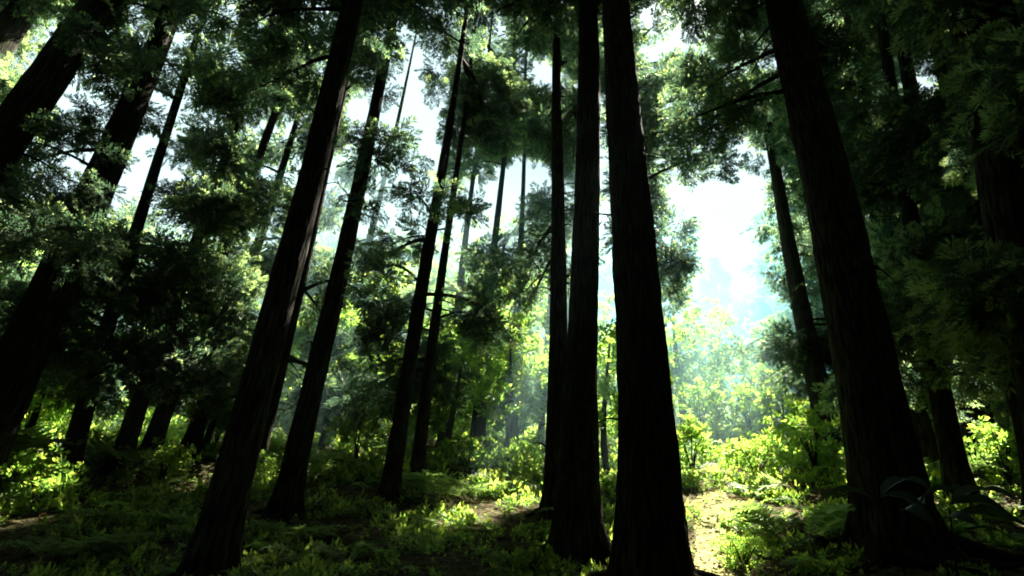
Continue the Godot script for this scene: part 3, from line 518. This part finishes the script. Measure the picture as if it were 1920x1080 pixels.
func make_shapes() -> void:
	for variant in 3:      # cedar spray: a flat twig, about one unit long, with short side twigs set with needle-like leaves
		var g := Geo.new()
		var y := Geo.new()
		for k in 8:
			var t := 0.08 + k * 0.115
			for s in [-1.0, 1.0]:
				var at := Vector3(0, -0.10 * t * t, t)
				var out := Vector3(s * r(0.75, 1.0), r(-0.15, 0.12), r(0.45, 0.8)).normalized()
				var ln := (0.42 - 0.32 * t) * r(0.8, 1.2)
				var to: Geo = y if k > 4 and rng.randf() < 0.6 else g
				for q in 5:
					var f := (q + 0.6) / 5.0
					var p := at + out * ln * f + Vector3(0, -0.05 * f * f, 0)
					var w := (out + any_way() * 0.55).normalized()
					var sd := w.cross(Vector3(r(-0.4, 0.4), 1, r(-0.4, 0.4))).normalized()
					to.leaf(p, w, sd, r(0.12, 0.2), r(0.035, 0.06), 0.25)
		for q in 4:
			var w := (Vector3(0, -0.1, 1) + any_way() * 0.4).normalized()
			y.leaf(Vector3(0, -0.1, 0.95), w, w.cross(Vector3.UP).normalized(), r(0.14, 0.2), 0.05, 0.2)
		var m := ArrayMesh.new()
		g.surface(m, mats.cedar)
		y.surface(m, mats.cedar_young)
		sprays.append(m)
	for variant in 3:      # broad-leaved tuft: about a dozen leaves round a shoot
		var g := Geo.new()
		var y := Geo.new()
		for k in 13:
			var a := k * 2.4 + r(-0.3, 0.3)
			var lift := 0.15 + 0.06 * k
			var w := Vector3(cos(a), lift + r(-0.35, 0.2), sin(a)).normalized()
			var sd := w.cross(Vector3.UP).normalized().rotated(w, r(-0.5, 0.5))
			(y if k > 8 else g).broad_leaf(Vector3(0, 0.035 * k, 0) + w * 0.06, w, sd, r(0.3, 0.5) * (1.0 - 0.025 * k), r(0.12, 0.18), 0.12, r(0.2, 0.9))
		var m := ArrayMesh.new()
		g.surface(m, mats.leaf)
		y.surface(m, mats.leaf_young)
		leaf_tufts.append(m)
	for variant in 2:      # fern frond: one arching rib with pairs of leaflets
		var g := Geo.new()
		for k in 15:
			var t := (k + 1) / 16.0
			var at := Vector3(0, 0.75 * t - 0.85 * t * t, t * 0.95)
			for s in [-1.0, 1.0]:
				var w := Vector3(s, r(-0.25, 0.05), 0.35 + r(-0.1, 0.1)).normalized()
				g.leaf(at, w, w.cross(Vector3.UP).normalized(), 0.26 * sin(PI * (0.12 + 0.86 * t)) + 0.03, 0.06, 0.1)
		var m := ArrayMesh.new()
		g.surface(m, mats.fern)
		fern_tufts.append(m)
	for variant in 3:      # limb, one unit long, rising a little and then sagging
		var pts := []
		var rad := []
		for k in 7:
			var t := k / 6.0
			pts.append(Vector3(0.05 * sin(t * 5.0 + variant * 2.0) * t, 0.10 * sin(t * 2.6) - 0.20 * t * t, t))
			rad.append(lerpf(0.026, 0.005, t))
		limb_shapes.append(tube(pts, rad, 6))

# ---------------------------------------------------------------- terrain

func height(x: float, z: float) -> float:
	var d := -z
	var b := 0.0
	if d < 0.0:
		b = 0.03 * d
	elif d < 12.0:
		b = 0.0115 * d * d
	elif d < 80.0:
		b = 1.656 + 0.276 * (d - 12.0)
	else:
		b = 1.656 + 0.276 * 68.0 + 0.2 * (d - 80.0)
	if x > 1.0:
		b += 0.13 * (x - 1.0) * (x - 1.0) / (x + 1.0)
	var f := clampf((Vector2(x, z).length() - 1.0) / 4.0, 0.0, 1.0)
	return b + f * (0.10 * sin(0.9 * x + 1.3) * cos(0.7 * z + 0.4) + 0.05 * sin(2.1 * x + 0.5 * z) * sin(1.7 * z - 0.6 * x))

func rough_height(x: float, z: float) -> float:
	return height(x, z) + 0.05 * grain.get_noise_2d(x * 1.3, z * 1.3) + 0.025 * grain.get_noise_2d(x * 4.0 + 50.0, z * 4.0)

func sheet(xs: Array, zs: Array, lift := 0.0) -> ArrayMesh:
	var st := SurfaceTool.new()
	st.begin(Mesh.PRIMITIVE_TRIANGLES)
	st.set_smooth_group(0)
	for z in zs:
		for x in xs:
			st.set_uv(Vector2(x, z))
			st.add_vertex(Vector3(x, rough_height(x, z) + lift, z))
	var w := xs.size()
	for j in zs.size() - 1:
		for i in w - 1:
			var q := j * w + i
			for e in [q, q + w, q + 1, q + 1, q + w, q + w + 1]:
				st.add_index(e)
	st.generate_normals()
	return st.commit()

func steps(from: float, to: float, lo: float, hi: float, fine: float, growth: float) -> Array:
	var out := []
	var at := from
	while at < to:
		out.append(at)
		var off := maxf(maxf(lo - at, at - hi), 0.0)
		at += fine + off * growth
	out.append(to)
	return out

const TRAIL := [[2.75, -8.3], [3.35, -9.4], [3.95, -10.6], [4.45, -12.1], [5.0, -13.6], [5.5, -15.0], [6.3, -16.6], [7.4, -18.4], [8.8, -21.0]]

func trail_distance(x: float, z: float) -> float:
	var best := 99.0
	for k in TRAIL.size() - 1:
		var a := Vector2(TRAIL[k][0], TRAIL[k][1])
		var b := Vector2(TRAIL[k + 1][0], TRAIL[k + 1][1])
		best = minf(best, Geometry2D.get_closest_point_to_segment(Vector2(x, z), a, b).distance_to(Vector2(x, z)))
	return best

func ground() -> void:
	var xs := steps(-170.0, 170.0, -12.0, 14.0, 0.28, 0.12)
	var zs := steps(-190.0, 60.0, -24.0, 1.0, 0.28, 0.12)
	var g := part("ground", sheet(xs, zs), self, mats.soil)
	g.set_meta("kind", "structure")
	var st := SurfaceTool.new()
	st.begin(Mesh.PRIMITIVE_TRIANGLES)
	st.set_smooth_group(0)
	var curve := Curve3D.new()
	for p in TRAIL:
		curve.add_point(Vector3(p[0], 0, p[1]))
	var rows := 90
	for k in rows + 1:
		var p := curve.sample_baked(curve.get_baked_length() * k / rows)
		var q := curve.sample_baked(minf(curve.get_baked_length() * k / rows + 0.1, curve.get_baked_length())) - curve.sample_baked(maxf(curve.get_baked_length() * k / rows - 0.1, 0.0))
		var side := Vector3(-q.z, 0, q.x).normalized()
		for s in 9:
			var wide := 0.42 + 0.3 * grain.get_noise_2d(k * 0.13, 7.0 if s < 4 else 31.0)
			var o := p + side * wide * (s / 4.0 - 1.0)
			st.set_uv(Vector2(o.x, o.z))
			st.add_vertex(Vector3(o.x, rough_height(o.x, o.z) + (0.016 if s > 0 and s < 8 else -0.03), o.z))
	for k in rows:
		for s in 8:
			var q := k * 9 + s
			for e in [q, q + 9, q + 1, q + 1, q + 9, q + 10]:
				st.add_index(e)
	st.generate_normals()
	var t := part("path", st.commit(), self, mats.path)
	t.set_meta("kind", "structure")

# ---------------------------------------------------------------- trees

func shades_an_opening(c: Vector3, size: float) -> bool:
	for o in OPENINGS:
		var q := c - Vector3(o[0], o[1], o[2])
		var t := q.dot(sun_from)
		if t > 0.6 and (q - sun_from * t).length() < o[3] + size * 0.7:
			return true
	return false

func bough_sprays(out: Array, foot: Vector3, bearing: float, reach: float, size: float, many: float, scale: float) -> void:
	# rounded tufts of sprays set along the limb and on its side twigs
	var dir := Vector3(cos(bearing), 0, sin(bearing))
	var side := Vector3(-dir.z, 0, dir.x)
	var tufts := 3 + int(size * reach * 1.3)
	var each := maxi(4, int(many * size * size * 125.0 / tufts))
	for q in tufts:
		var t := r(0.32, 1.06)
		if q == 0:
			t = 1.02
		var off := rng.randfn() * 0.55 * size * (1.15 - 0.6 * absf(t - 0.65))
		var c := foot + dir * reach * t + Vector3(0, 0.10 * sin(t * 2.6) - 0.2 * t * t, 0) * reach + side * off
		c.y += rng.randfn() * 0.22 * size - 0.12 * absf(off)
		var fat := r(0.55, 1.3)
		for k in maxi(3, int(each * fat)):
			var w := (any_way() + dir * 0.35 + side * signf(off) * 0.2 + Vector3(0, 0.05, 0)).normalized()
			w.y *= 0.8
			out.append(Transform3D(frame_of(w + Vector3(0, r(-0.35, 0.05), 0), r(-1.2, 1.2), scale * fat * r(0.6, 1.2)), c + w * scale * 0.22 * fat))

func cedar(c: Dictionary, k: int) -> void:
	var foot := Vector3(c.at[0], 0, c.at[1])
	foot.y = height(foot.x, foot.z)
	var tree := thing("cedar_tree", c.label, "tree", foot, "cedars of the wood")
	var lean := Vector3(c.lean[0], 1, c.lean[1])
	var away := Vector2(foot.x, foot.z).length()
	var tall: float = c.tall
	var pts := []
	var rad := []
	var hh := -0.5
	var bend := r(0, TAU)
	while hh < tall:
		var f := clampf(hh / tall, 0.0, 1.0)
		var w := Vector3(sin(hh * 0.35 + bend) - sin(bend), 0, cos(hh * 0.28 + bend) - cos(bend)) * 0.05
		pts.append(lean * hh + w)
		var q := maxf(hh, 0.0)
		var rr: float
		if q < 3.0:
			rr = lerpf(c.wide[0], c.wide[1], q / 3.0)
		elif q < 7.0:
			rr = lerpf(c.wide[1], c.wide[2], (q - 3.0) / 4.0)
		elif q < 12.0:
			rr = lerpf(c.wide[2], c.wide[3], (q - 7.0) / 5.0)
		else:
			rr = lerpf(c.wide[3], 0.04, (q - 12.0) / maxf(tall - 12.0, 1.0))
		rad.append(maxf(rr, 0.03))
		hh += (0.08 if hh < 1.5 else 0.16) if away < 15.0 else 0.4
	part("trunk", tube(pts, rad, 64 if away < 15.0 else 24, 0.075, 0.62, 0.0), tree, mats.bark)
	for e in 6 if away < 13.5 else 0:            # surface roots
		var a := TAU * e / 6.0 + r(-0.35, 0.35)
		var ln: float = c.wide[0] * r(2.0, 4.2)
		var rp := []
		var rr2 := []
		for q in 9:
			var f := q / 8.0
			var p: Vector3 = foot + Vector3(cos(a + 0.5 * sin(f * 4.0 + e)), 0, sin(a + 0.5 * sin(f * 4.0 + e))) * (c.wide[0] * 0.75 + ln * f)
			rp.append(Vector3(p.x, rough_height(p.x, p.z) + c.wide[0] * 0.5 * pow(1.0 - f, 2.5) - 0.05 * f, p.z) - foot)
			rr2.append(lerpf(c.wide[0] * 0.3, 0.02, pow(f, 0.6)))
		part("root", tube(rp, rr2, 10, 0.05), tree, mats.bark)
	for e in 9 if away < 16.0 else 0:            # stubs of dead branches
		var up := r(1.2, 11.0)
		var a := r(0, TAU)
		var wd: float = lerpf(c.wide[1], c.wide[3], clampf(up / 12.0, 0.0, 1.0)) * 0.9
		var o := part("branch_stub", limb_shapes[e % 3], tree, mats.bark)
		var b := frame_of(Vector3(cos(a), r(-0.2, 0.5), sin(a)), r(-1, 1), 1.0)
		var ln := r(0.15, 0.6)
		o.transform = Transform3D(Basis(b.x * r(0.7, 1.2), b.y * r(0.7, 1.2), b.z * ln), lean * up + Vector3(cos(a), 0, sin(a)) * wd)
	var places := []
	var limb := func(b: Array) -> void:
		var p: Vector3 = lean * b[0]
		bough_sprays(places, p, deg_to_rad(b[1]), b[2], b[3], 1.0, 0.5 if away < 16.0 else 0.62)
		var a := deg_to_rad(b[1])
		var o := part("limb", limb_shapes[rng.randi() % 3], tree, mats.bark)
		o.transform = Transform3D(frame_of(Vector3(cos(a), 0, sin(a)), 0.0, b[2]), p)
	for b in c.boughs:
		limb.call(b)
	# the crown above what the picture shows
	var from: float = maxf(1.55 + away * 1.38 + 3.6 - foot.y, 9.0)
	var q := from
	while q < tall - 0.5:
		for e in 6:
			var b := [q + r(-0.4, 0.4), r(0, 360.0), r(1.4, 5.2) * (1.15 - 0.5 * q / tall), r(0.9, 1.4)]
			var a := deg_to_rad(b[1])
			if not shades_an_opening(foot + lean * b[0] + Vector3(cos(a), -0.15, sin(a)) * b[2] * 0.75, b[3]):
				bough_sprays(places, lean * b[0], a, b[2], b[3], 1.1, 0.95)
		q += 0.8
	if places.size():
		scatter("crown", sprays[k % 3], places.slice(0, places.size() / 2), tree)
		scatter("crown", sprays[(k + 1) % 3], places.slice(places.size() / 2), tree)

func slope_trees() -> void:
	for s in SLOPE_TREES:
		var at := Vector3(s[0], height(s[0], s[1]), s[1])
		var tall: float = s[2]
		var conifer: bool = s[3] == "c"
		var tree := thing("slope_conifer" if conifer else "slope_tree", s[4], "tree", at, "trees on the slope behind the near trunks")
		var pts := []
		var rad := []
		for k in 9:
			var t := k / 8.0
			pts.append(Vector3(0.12 * sin(t * 4.0 + at.x), t * tall * 0.92 - 0.4 * (1.0 - t), 0.1 * cos(t * 3.0 + at.z)))
			rad.append(lerpf(0.02 * tall + 0.04, 0.03, t))
		part("trunk", tube(pts, rad, 10), tree, mats.bark)
		var places := []
		if conifer:
			var q := tall * 0.16
			while q < tall * 0.97:
				var room := (1.0 - q / tall) * tall * 0.21 + 0.4
				for e in 4:
					var a := r(0, TAU)
					var b := room * r(0.6, 1.25)
					if not shades_an_opening(at + Vector3(cos(a) * b * 0.75, q, sin(a) * b * 0.75), 0.9):
						bough_sprays(places, Vector3(0, q, 0), a, b, 0.55 + 0.12 * room, 0.4, 0.8)
				q += r(0.5, 0.8)
			scatter("crown", sprays[rng.randi() % 3], places, tree)
		else:
			var clumps := []
			for e in 16:
				var a := r(0, TAU)
				var up := r(0.3, 0.95)
				var out := tall * 0.36 * sqrt(1.0 - pow((up - 0.6) / 0.45, 2.0)) * r(0.4, 1.1)
				clumps.append([Vector3(cos(a) * out, up * tall, sin(a) * out), r(0.13, 0.2) * tall])
			for c in clumps:
				for e in 24:
					var w := any_way()
					var p: Vector3 = c[0] + Vector3(w.x, w.y * 0.7, w.z) * c[1] * pow(rng.randf(), 0.4)
					places.append(Transform3D(frame_of(w + Vector3(0, 0.2, 0), r(-2, 2), r(0.4, 0.85) * (0.55 + 0.07 * tall)), p))
			scatter("crown", leaf_tufts[rng.randi() % 3], places, tree)

func stand_of_trees(parent: Node3D, spots: Array, spray: float, many: float, low: float, spread: float) -> void:
	var trunk_places := []
	var leaf_places := []
	for s in spots:
		var tall: float = s[1]
		var at: Vector3 = s[0]
		trunk_places.append(Transform3D(Basis.from_scale(Vector3(tall / 20.0, tall, tall / 20.0)), at + Vector3(0, -0.4, 0)))
		var q := tall * low
		while q < tall * 0.98:
			var room := (1.0 - q / tall) * tall * spread + 1.2
			for e in 4:
				var a := r(0, TAU)
				var b := room * r(0.6, 1.3)
				var c := at + Vector3(cos(a) * b * 0.75, q, sin(a) * b * 0.75)
				if not in_glade(c) and not shades_an_opening(c, 1.4):
					bough_sprays(leaf_places, at + Vector3(0, q, 0), a, b, 1.25, many, spray)
			q += r(0.8, 1.3)
	var pts := []
	var rad := []
	for k in 5:
		pts.append(Vector3(0, k / 4.0, 0))
		rad.append(lerpf(0.42, 0.05, k / 4.0))
	var shape := tube(pts, rad, 10)
	shape.surface_set_material(0, mats.bark)
	scatter("trunks", shape, trunk_places, parent)
	scatter("foliage", sprays[1], leaf_places, parent)

func in_glade(c: Vector3) -> bool:     # the open space among the near trunks, where no bough hangs
	var d := Vector2(c.x, c.z).length()
	if d > 40.0:
		return false
	if d < 6.0 and c.y < 11.0:
		return true
	var beside := absf(c.x) - maxf(-c.z, 0.0) * 1.12
	return c.z < 4.5 and beside < 7.5 and c.y < 11.0 + 1.6 * d

func far_woods() -> void:
	var woods := thing("woods", "pale misty mass of trees far up the slope", "woods", Vector3.ZERO, "", "stuff")
	var spots := []
	for k in 130:
		var a := deg_to_rad(r(-50.0, 50.0))
		var d := r(52.0, 120.0)
		if a > 0.28 and a < 0.56:
			d = r(75.0, 130.0)
		var at := Vector3(sin(a) * d, 0, -cos(a) * d)
		at.y = height(at.x, at.z)
		spots.append([at, r(9.0, 13.0) if a > 0.25 and a < 0.6 else r(10.0, 17.0)])
	stand_of_trees(woods, spots, 1.9, 0.10, 0.1, 0.2)

func surrounding_woods() -> void:
	var woods := thing("woods", "the same wood going on beside and behind the viewpoint", "woods", Vector3.ZERO, "", "stuff")
	var spots := []
	for k in 3000:
		if spots.size() >= 210:
			break
		var a := deg_to_rad(r(54.0, 306.0))
		var d := 3.2 + 34.0 * sqrt(rng.randf())
		var at := Vector3(sin(a) * d, 0, -cos(a) * d)
		at.y = height(at.x, at.z)
		var free := cos(a) < 0.0 or d * sin(absf(wrapf(a, -PI, PI)) - deg_to_rad(47.0)) > 6.0   # leaves the view open
		for s in spots:
			free = free and s[0].distance_to(at) > 2.6
		if free:
			spots.append([at, r(17.0, 23.0)])
	stand_of_trees(woods, spots, 1.7, 0.8, 0.12, 0.3)

# ---------------------------------------------------------------- undergrowth

func bush(b: Array) -> void:
	var at := Vector3(b[0], 0, b[1])
	at.y = height(at.x, at.z) - 0.03
	var wide: float = b[2]
	var tall: float = b[3] * 1.15
	var root := thing("fern" if b[6] == "fern" else "bush", b[5], b[6], at, "ferns on the forest floor" if b[6] == "fern" else "bushes on the forest floor")
	var places := []
	if b[4] == "fern":
		var n := int(clampf(26.0 * wide / tall, 16.0, 60.0))
		for k in n:
			var a := r(0, TAU)
			var off := wide * 0.6 * sqrt(rng.randf())
			places.append(Transform3D(frame_of(Vector3(cos(a), r(0.05, 0.5), sin(a)), r(-0.3, 0.3), tall * r(0.9, 1.5)), Vector3(cos(a) * off, 0.02, sin(a) * off)))
		scatter("fronds", fern_tufts[rng.randi() % 2], places, root)
		var pts := [Vector3(0, -0.15, 0), Vector3(0, 0.03, 0), Vector3(0.01, 0.1, 0)]
		part("rootstock", tube(pts, [0.07, 0.06, 0.02], 8), root, mats.bark)
		return
	var n_stems := 7
	for k in n_stems:
		var a := TAU * k / n_stems + r(-0.3, 0.3)
		var tip := Vector3(cos(a) * wide * r(0.3, 0.8), tall * r(0.65, 0.95), sin(a) * wide * r(0.3, 0.8))
		var pts := []
		var rad := []
		for q in 6:
			var t := q / 5.0
			pts.append(Vector3(tip.x * t * t, lerpf(-0.12, tip.y, t), tip.z * t * t))
			rad.append(lerpf(0.018, 0.005, t) * (0.6 + tall * 0.4))
		part("stem", tube(pts, rad, 6), root, mats.bark)
	var size := clampf(0.30 * tall, 0.16, 0.62)
	var n := int(clampf(1.6 * (wide * wide * 4.0 + wide * tall * 4.0) / (size * size), 40.0, 420.0))
	for k in n:
		var w := any_way()
		w.y = absf(w.y) if rng.randf() < 0.75 else w.y
		var rr := pow(rng.randf(), 0.45)
		var lump := 1.0 + 0.35 * grain.get_noise_3d(w.x * 1.4 + at.x, w.y * 1.4, w.z * 1.4 + at.z)
		var p := Vector3(w.x * wide, tall * 0.42 + w.y * tall * 0.5, w.z * wide) * Vector3(rr, 1.0, rr) * lump
		p.y = maxf(p.y * (0.55 + 0.45 * rr), 0.05)
		places.append(Transform3D(frame_of(w * 0.8 + Vector3(r(-0.3, 0.3), r(-0.3, 0.5), r(-0.3, 0.3)), r(-2, 2), size * r(0.7, 1.3)), p))
	scatter("foliage", leaf_tufts[rng.randi() % 3], places, root)

func broad_leaved_plant() -> void:
	var at := Vector3(2.05, 0, -2.8)
	at.y = height(at.x, at.z)
	var root := thing("broad_leaved_plant", "dim grey-green plant with long drooping leaves before the big right trunk", "plant", at)
	for tip in [Vector3(-0.19, 1.68, -0.04), Vector3(0.1, 1.64, 0.05), Vector3(0.06, 1.56, 0.02)]:
		var pts := []
		var rad := []
		for k in 9:
			var t := k / 8.0
			pts.append(Vector3(tip.x * t * t + 0.02 * sin(t * 5.0), lerpf(-0.15, tip.y, t), tip.z * t * t))
			rad.append(lerpf(0.009, 0.003, t))
		part("stem", tube(pts, rad, 7), root, mats.bark)
	# where each leaf leaves its stem, and the way to its tip
	for d in [[-0.19, 1.68, -0.04, 0.14, -0.14, 0.16], [-0.18, 1.69, -0.03, 0.29, 0.05, -0.06], [-0.07, 1.64, 0.05, 0.2, 0.06, -0.01], [0.09, 1.66, 0.04, 0.16, -0.12, 0.2], [0.1, 1.67, 0.05, 0.32, -0.01, -0.04],
			[-0.21, 1.67, -0.05, -0.2, -0.03, -0.14], [0.05, 1.58, 0.01, 0.0, -0.1, 0.22], [0.11, 1.54, 0.05, 0.14, -0.07, 0.13], [-0.12, 1.62, 0.01, -0.04, -0.14, 0.19], [0.0, 1.62, -0.02, 0.1, 0.02, -0.24], [0.08, 1.6, 0.05, 0.26, -0.08, 0.08]]:
		var way := Vector3(d[3], d[4] + 0.06, d[5])
		var w := way.normalized()
		var g := Geo.new()
		g.long_leaf(way.length() * 1.15, way.length() * 0.34, r(1.0, 1.5), r(-0.6, 0.6))
		var m := ArrayMesh.new()
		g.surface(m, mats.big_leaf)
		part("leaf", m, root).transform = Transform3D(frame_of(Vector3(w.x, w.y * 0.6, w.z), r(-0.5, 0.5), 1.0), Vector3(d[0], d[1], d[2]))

func fallen_branches() -> void:
	for d in [[-3.0, -10.9, 0.3, 1.5, "thin fallen branch between the feet of the two big left trunks"], [0.35, -10.9, 2.4, 1.3, "pale fallen branch left of the thicker centre trunk foot"], [-5.2, -9.6, 1.2, 1.8, "fallen branch in the shade left of the first big trunk"],
			[5.4, -9.6, 0.8, 1.5, "fallen branch right of the pale path, near its lower end"], [-0.9, -14.8, 2.9, 1.6, "fallen branch before the slim centre stems"]]:
		var at := Vector3(d[0], 0, d[1])
		at.y = rough_height(at.x, at.z)
		var o := thing("fallen_branch", d[4], "branch", at, "branches lying on the forest floor")
		var along := Vector3(cos(d[2]), 0, sin(d[2]))
		var pts := []
		var rad := []
		for k in 12:
			var t := k / 11.0
			var p: Vector3 = at + along * d[3] * (t - 0.5) + Vector3(along.z, 0, -along.x) * 0.06 * sin(t * 7.0)
			pts.append(Vector3(p.x, rough_height(p.x, p.z) + 0.015 + 0.03 * sin(t * 5.0), p.z) - at)
			rad.append(lerpf(0.03, 0.008, t))
		part("stem", tube(pts, rad, 8), o, mats.dead_wood)
		for e in 3:
			var p: Vector3 = pts[3 + e * 2]
			var w := (along + Vector3(along.z, 0.25, -along.x) * (1.0 if e % 2 == 0 else -1.0)).normalized()
			part("twig", tube([p, p + w * 0.15, p + w * 0.34 + Vector3(0, 0.02, 0)], [0.01, 0.007, 0.003], 6), o, mats.dead_wood)

func mist() -> void:
	for b in [[Vector3(14, 10, -41), Vector3(26, 28, 40), 0.021], [Vector3(-2, 8, -28), Vector3(34, 24, 28), 0.020]]:
		var f := FogVolume.new()
		f.name = numbered("mist")
		f.shape = RenderingServer.FOG_VOLUME_SHAPE_ELLIPSOID
		f.size = b[1]
		f.position = b[0]
		var m := FogMaterial.new()
		m.density = b[2]
		m.albedo = Color(0.5, 0.92, 1.0) if b[0].x > 0.0 else Color(0.78, 0.97, 1.0)
		f.material = m
		add_child(f, true)
		tag(f, "bright bank of mist in the gap right of the widest trunk" if b[0].x > 0.0 else "thin mist behind the slim trunks left of centre", "mist", "", "stuff")

func clear_of_trunks(x: float, z: float) -> bool:
	for c in CEDARS:
		if Vector2(x - c.at[0], z - c.at[1]).length() < c.wide[0] * 1.05:
			return false
	return true

func ground_cover() -> void:
	var low := []
	var young := []
	var ferny := []
	for k in 62000:
		var a := deg_to_rad(r(-50.0, 52.0))
		var d := 4.0 + 36.0 * pow(rng.randf(), 1.35)
		var x := sin(a) * d
		var z := -cos(a) * d
		var dens := grain.get_noise_2d(x * 0.35, z * 0.35) + 0.6 * grain.get_noise_2d(x * 1.1 + 9.0, z * 1.1)
		if dens < r(-0.35, 0.4) or not clear_of_trunks(x, z):
			continue
		var td := trail_distance(x, z)
		if td < 0.45 and rng.randf() < 0.85 - td:
			continue
		var s := (0.08 + 0.2 * pow(rng.randf(), 3.0)) * (1.0 + clampf(d - 10.0, 0.0, 18.0) * 0.11) * (1.0 + maxf(dens, 0.0) * 1.2)
		var t := Transform3D(frame_of(Vector3(r(-0.5, 0.5), 0.25, 1.0).rotated(Vector3.UP, r(0, TAU)), r(-0.5, 0.5), s), Vector3(x, rough_height(x, z) + 0.01, z))
		if rng.randf() < 0.3:
			t.basis *= 1.6
			ferny.append(t)
		else:
			(young if rng.randf() < 0.4 else low).append(t)
	var o := scatter("ground_cover", leaf_tufts[0], low, self)
	tag(o, "low leafy ground cover spread over the forest floor", "ground cover", "", "stuff")
	o = scatter("undergrowth", leaf_tufts[2], young, self)
	tag(o, "small green seedlings between the trunks of the wood", "undergrowth", "", "stuff")
	o = scatter("undergrowth", fern_tufts[1], ferny, self)
	o.name = numbered("undergrowth_fronds")
	tag(o, "little fern fronds growing through the ground cover", "undergrowth", "", "stuff")

func leaf_litter() -> void:
	var g := Geo.new()
	g.leaf(Vector3(0, 0, -0.5), Vector3(0, 0.08, 1).normalized(), Vector3(1, 0, 0), 1.0, 0.5, 0.2)
	var m := ArrayMesh.new()
	g.surface(m, mats.litter)
	var places := []
	for k in 22000:
		var a := deg_to_rad(r(-50.0, 52.0))
		var d := 4.0 + 22.0 * pow(rng.randf(), 1.2)
		var x := sin(a) * d
		var z := -cos(a) * d
		if clear_of_trunks(x, z):
			places.append(Transform3D(frame_of(Vector3(1, r(-0.3, 0.3), 0).rotated(Vector3.UP, r(0, TAU)), r(-0.5, 0.5), r(0.05, 0.12)), Vector3(x, rough_height(x, z) + 0.02, z)))
	var sticks := []
	for k in 1600:
		var a := deg_to_rad(r(-50.0, 52.0))
		var d := 4.5 + 16.0 * rng.randf()
		var x := sin(a) * d
		var z := -cos(a) * d
		var w := frame_of(Vector3(1, r(-0.15, 0.2), 0).rotated(Vector3.UP, r(0, TAU)), r(-3, 3), 1.0)
		var ln := r(0.12, 0.7)
		sticks.append(Transform3D(Basis(w.x * 0.35, w.y * 0.35, w.z * ln), Vector3(x, rough_height(x, z) + 0.03, z)))
	var stick: ArrayMesh = limb_shapes[1].duplicate()
	stick.surface_set_material(0, mats.dead_wood)
	var tw := scatter("twig_litter", stick, sticks, self)
	tag(tw, "dead twigs scattered over the soil", "twig litter", "", "stuff")
	var o := scatter("leaf_litter", m, places, self)
	tag(o, "brown fallen leaves and twigs on the dark soil", "leaf litter", "", "stuff")
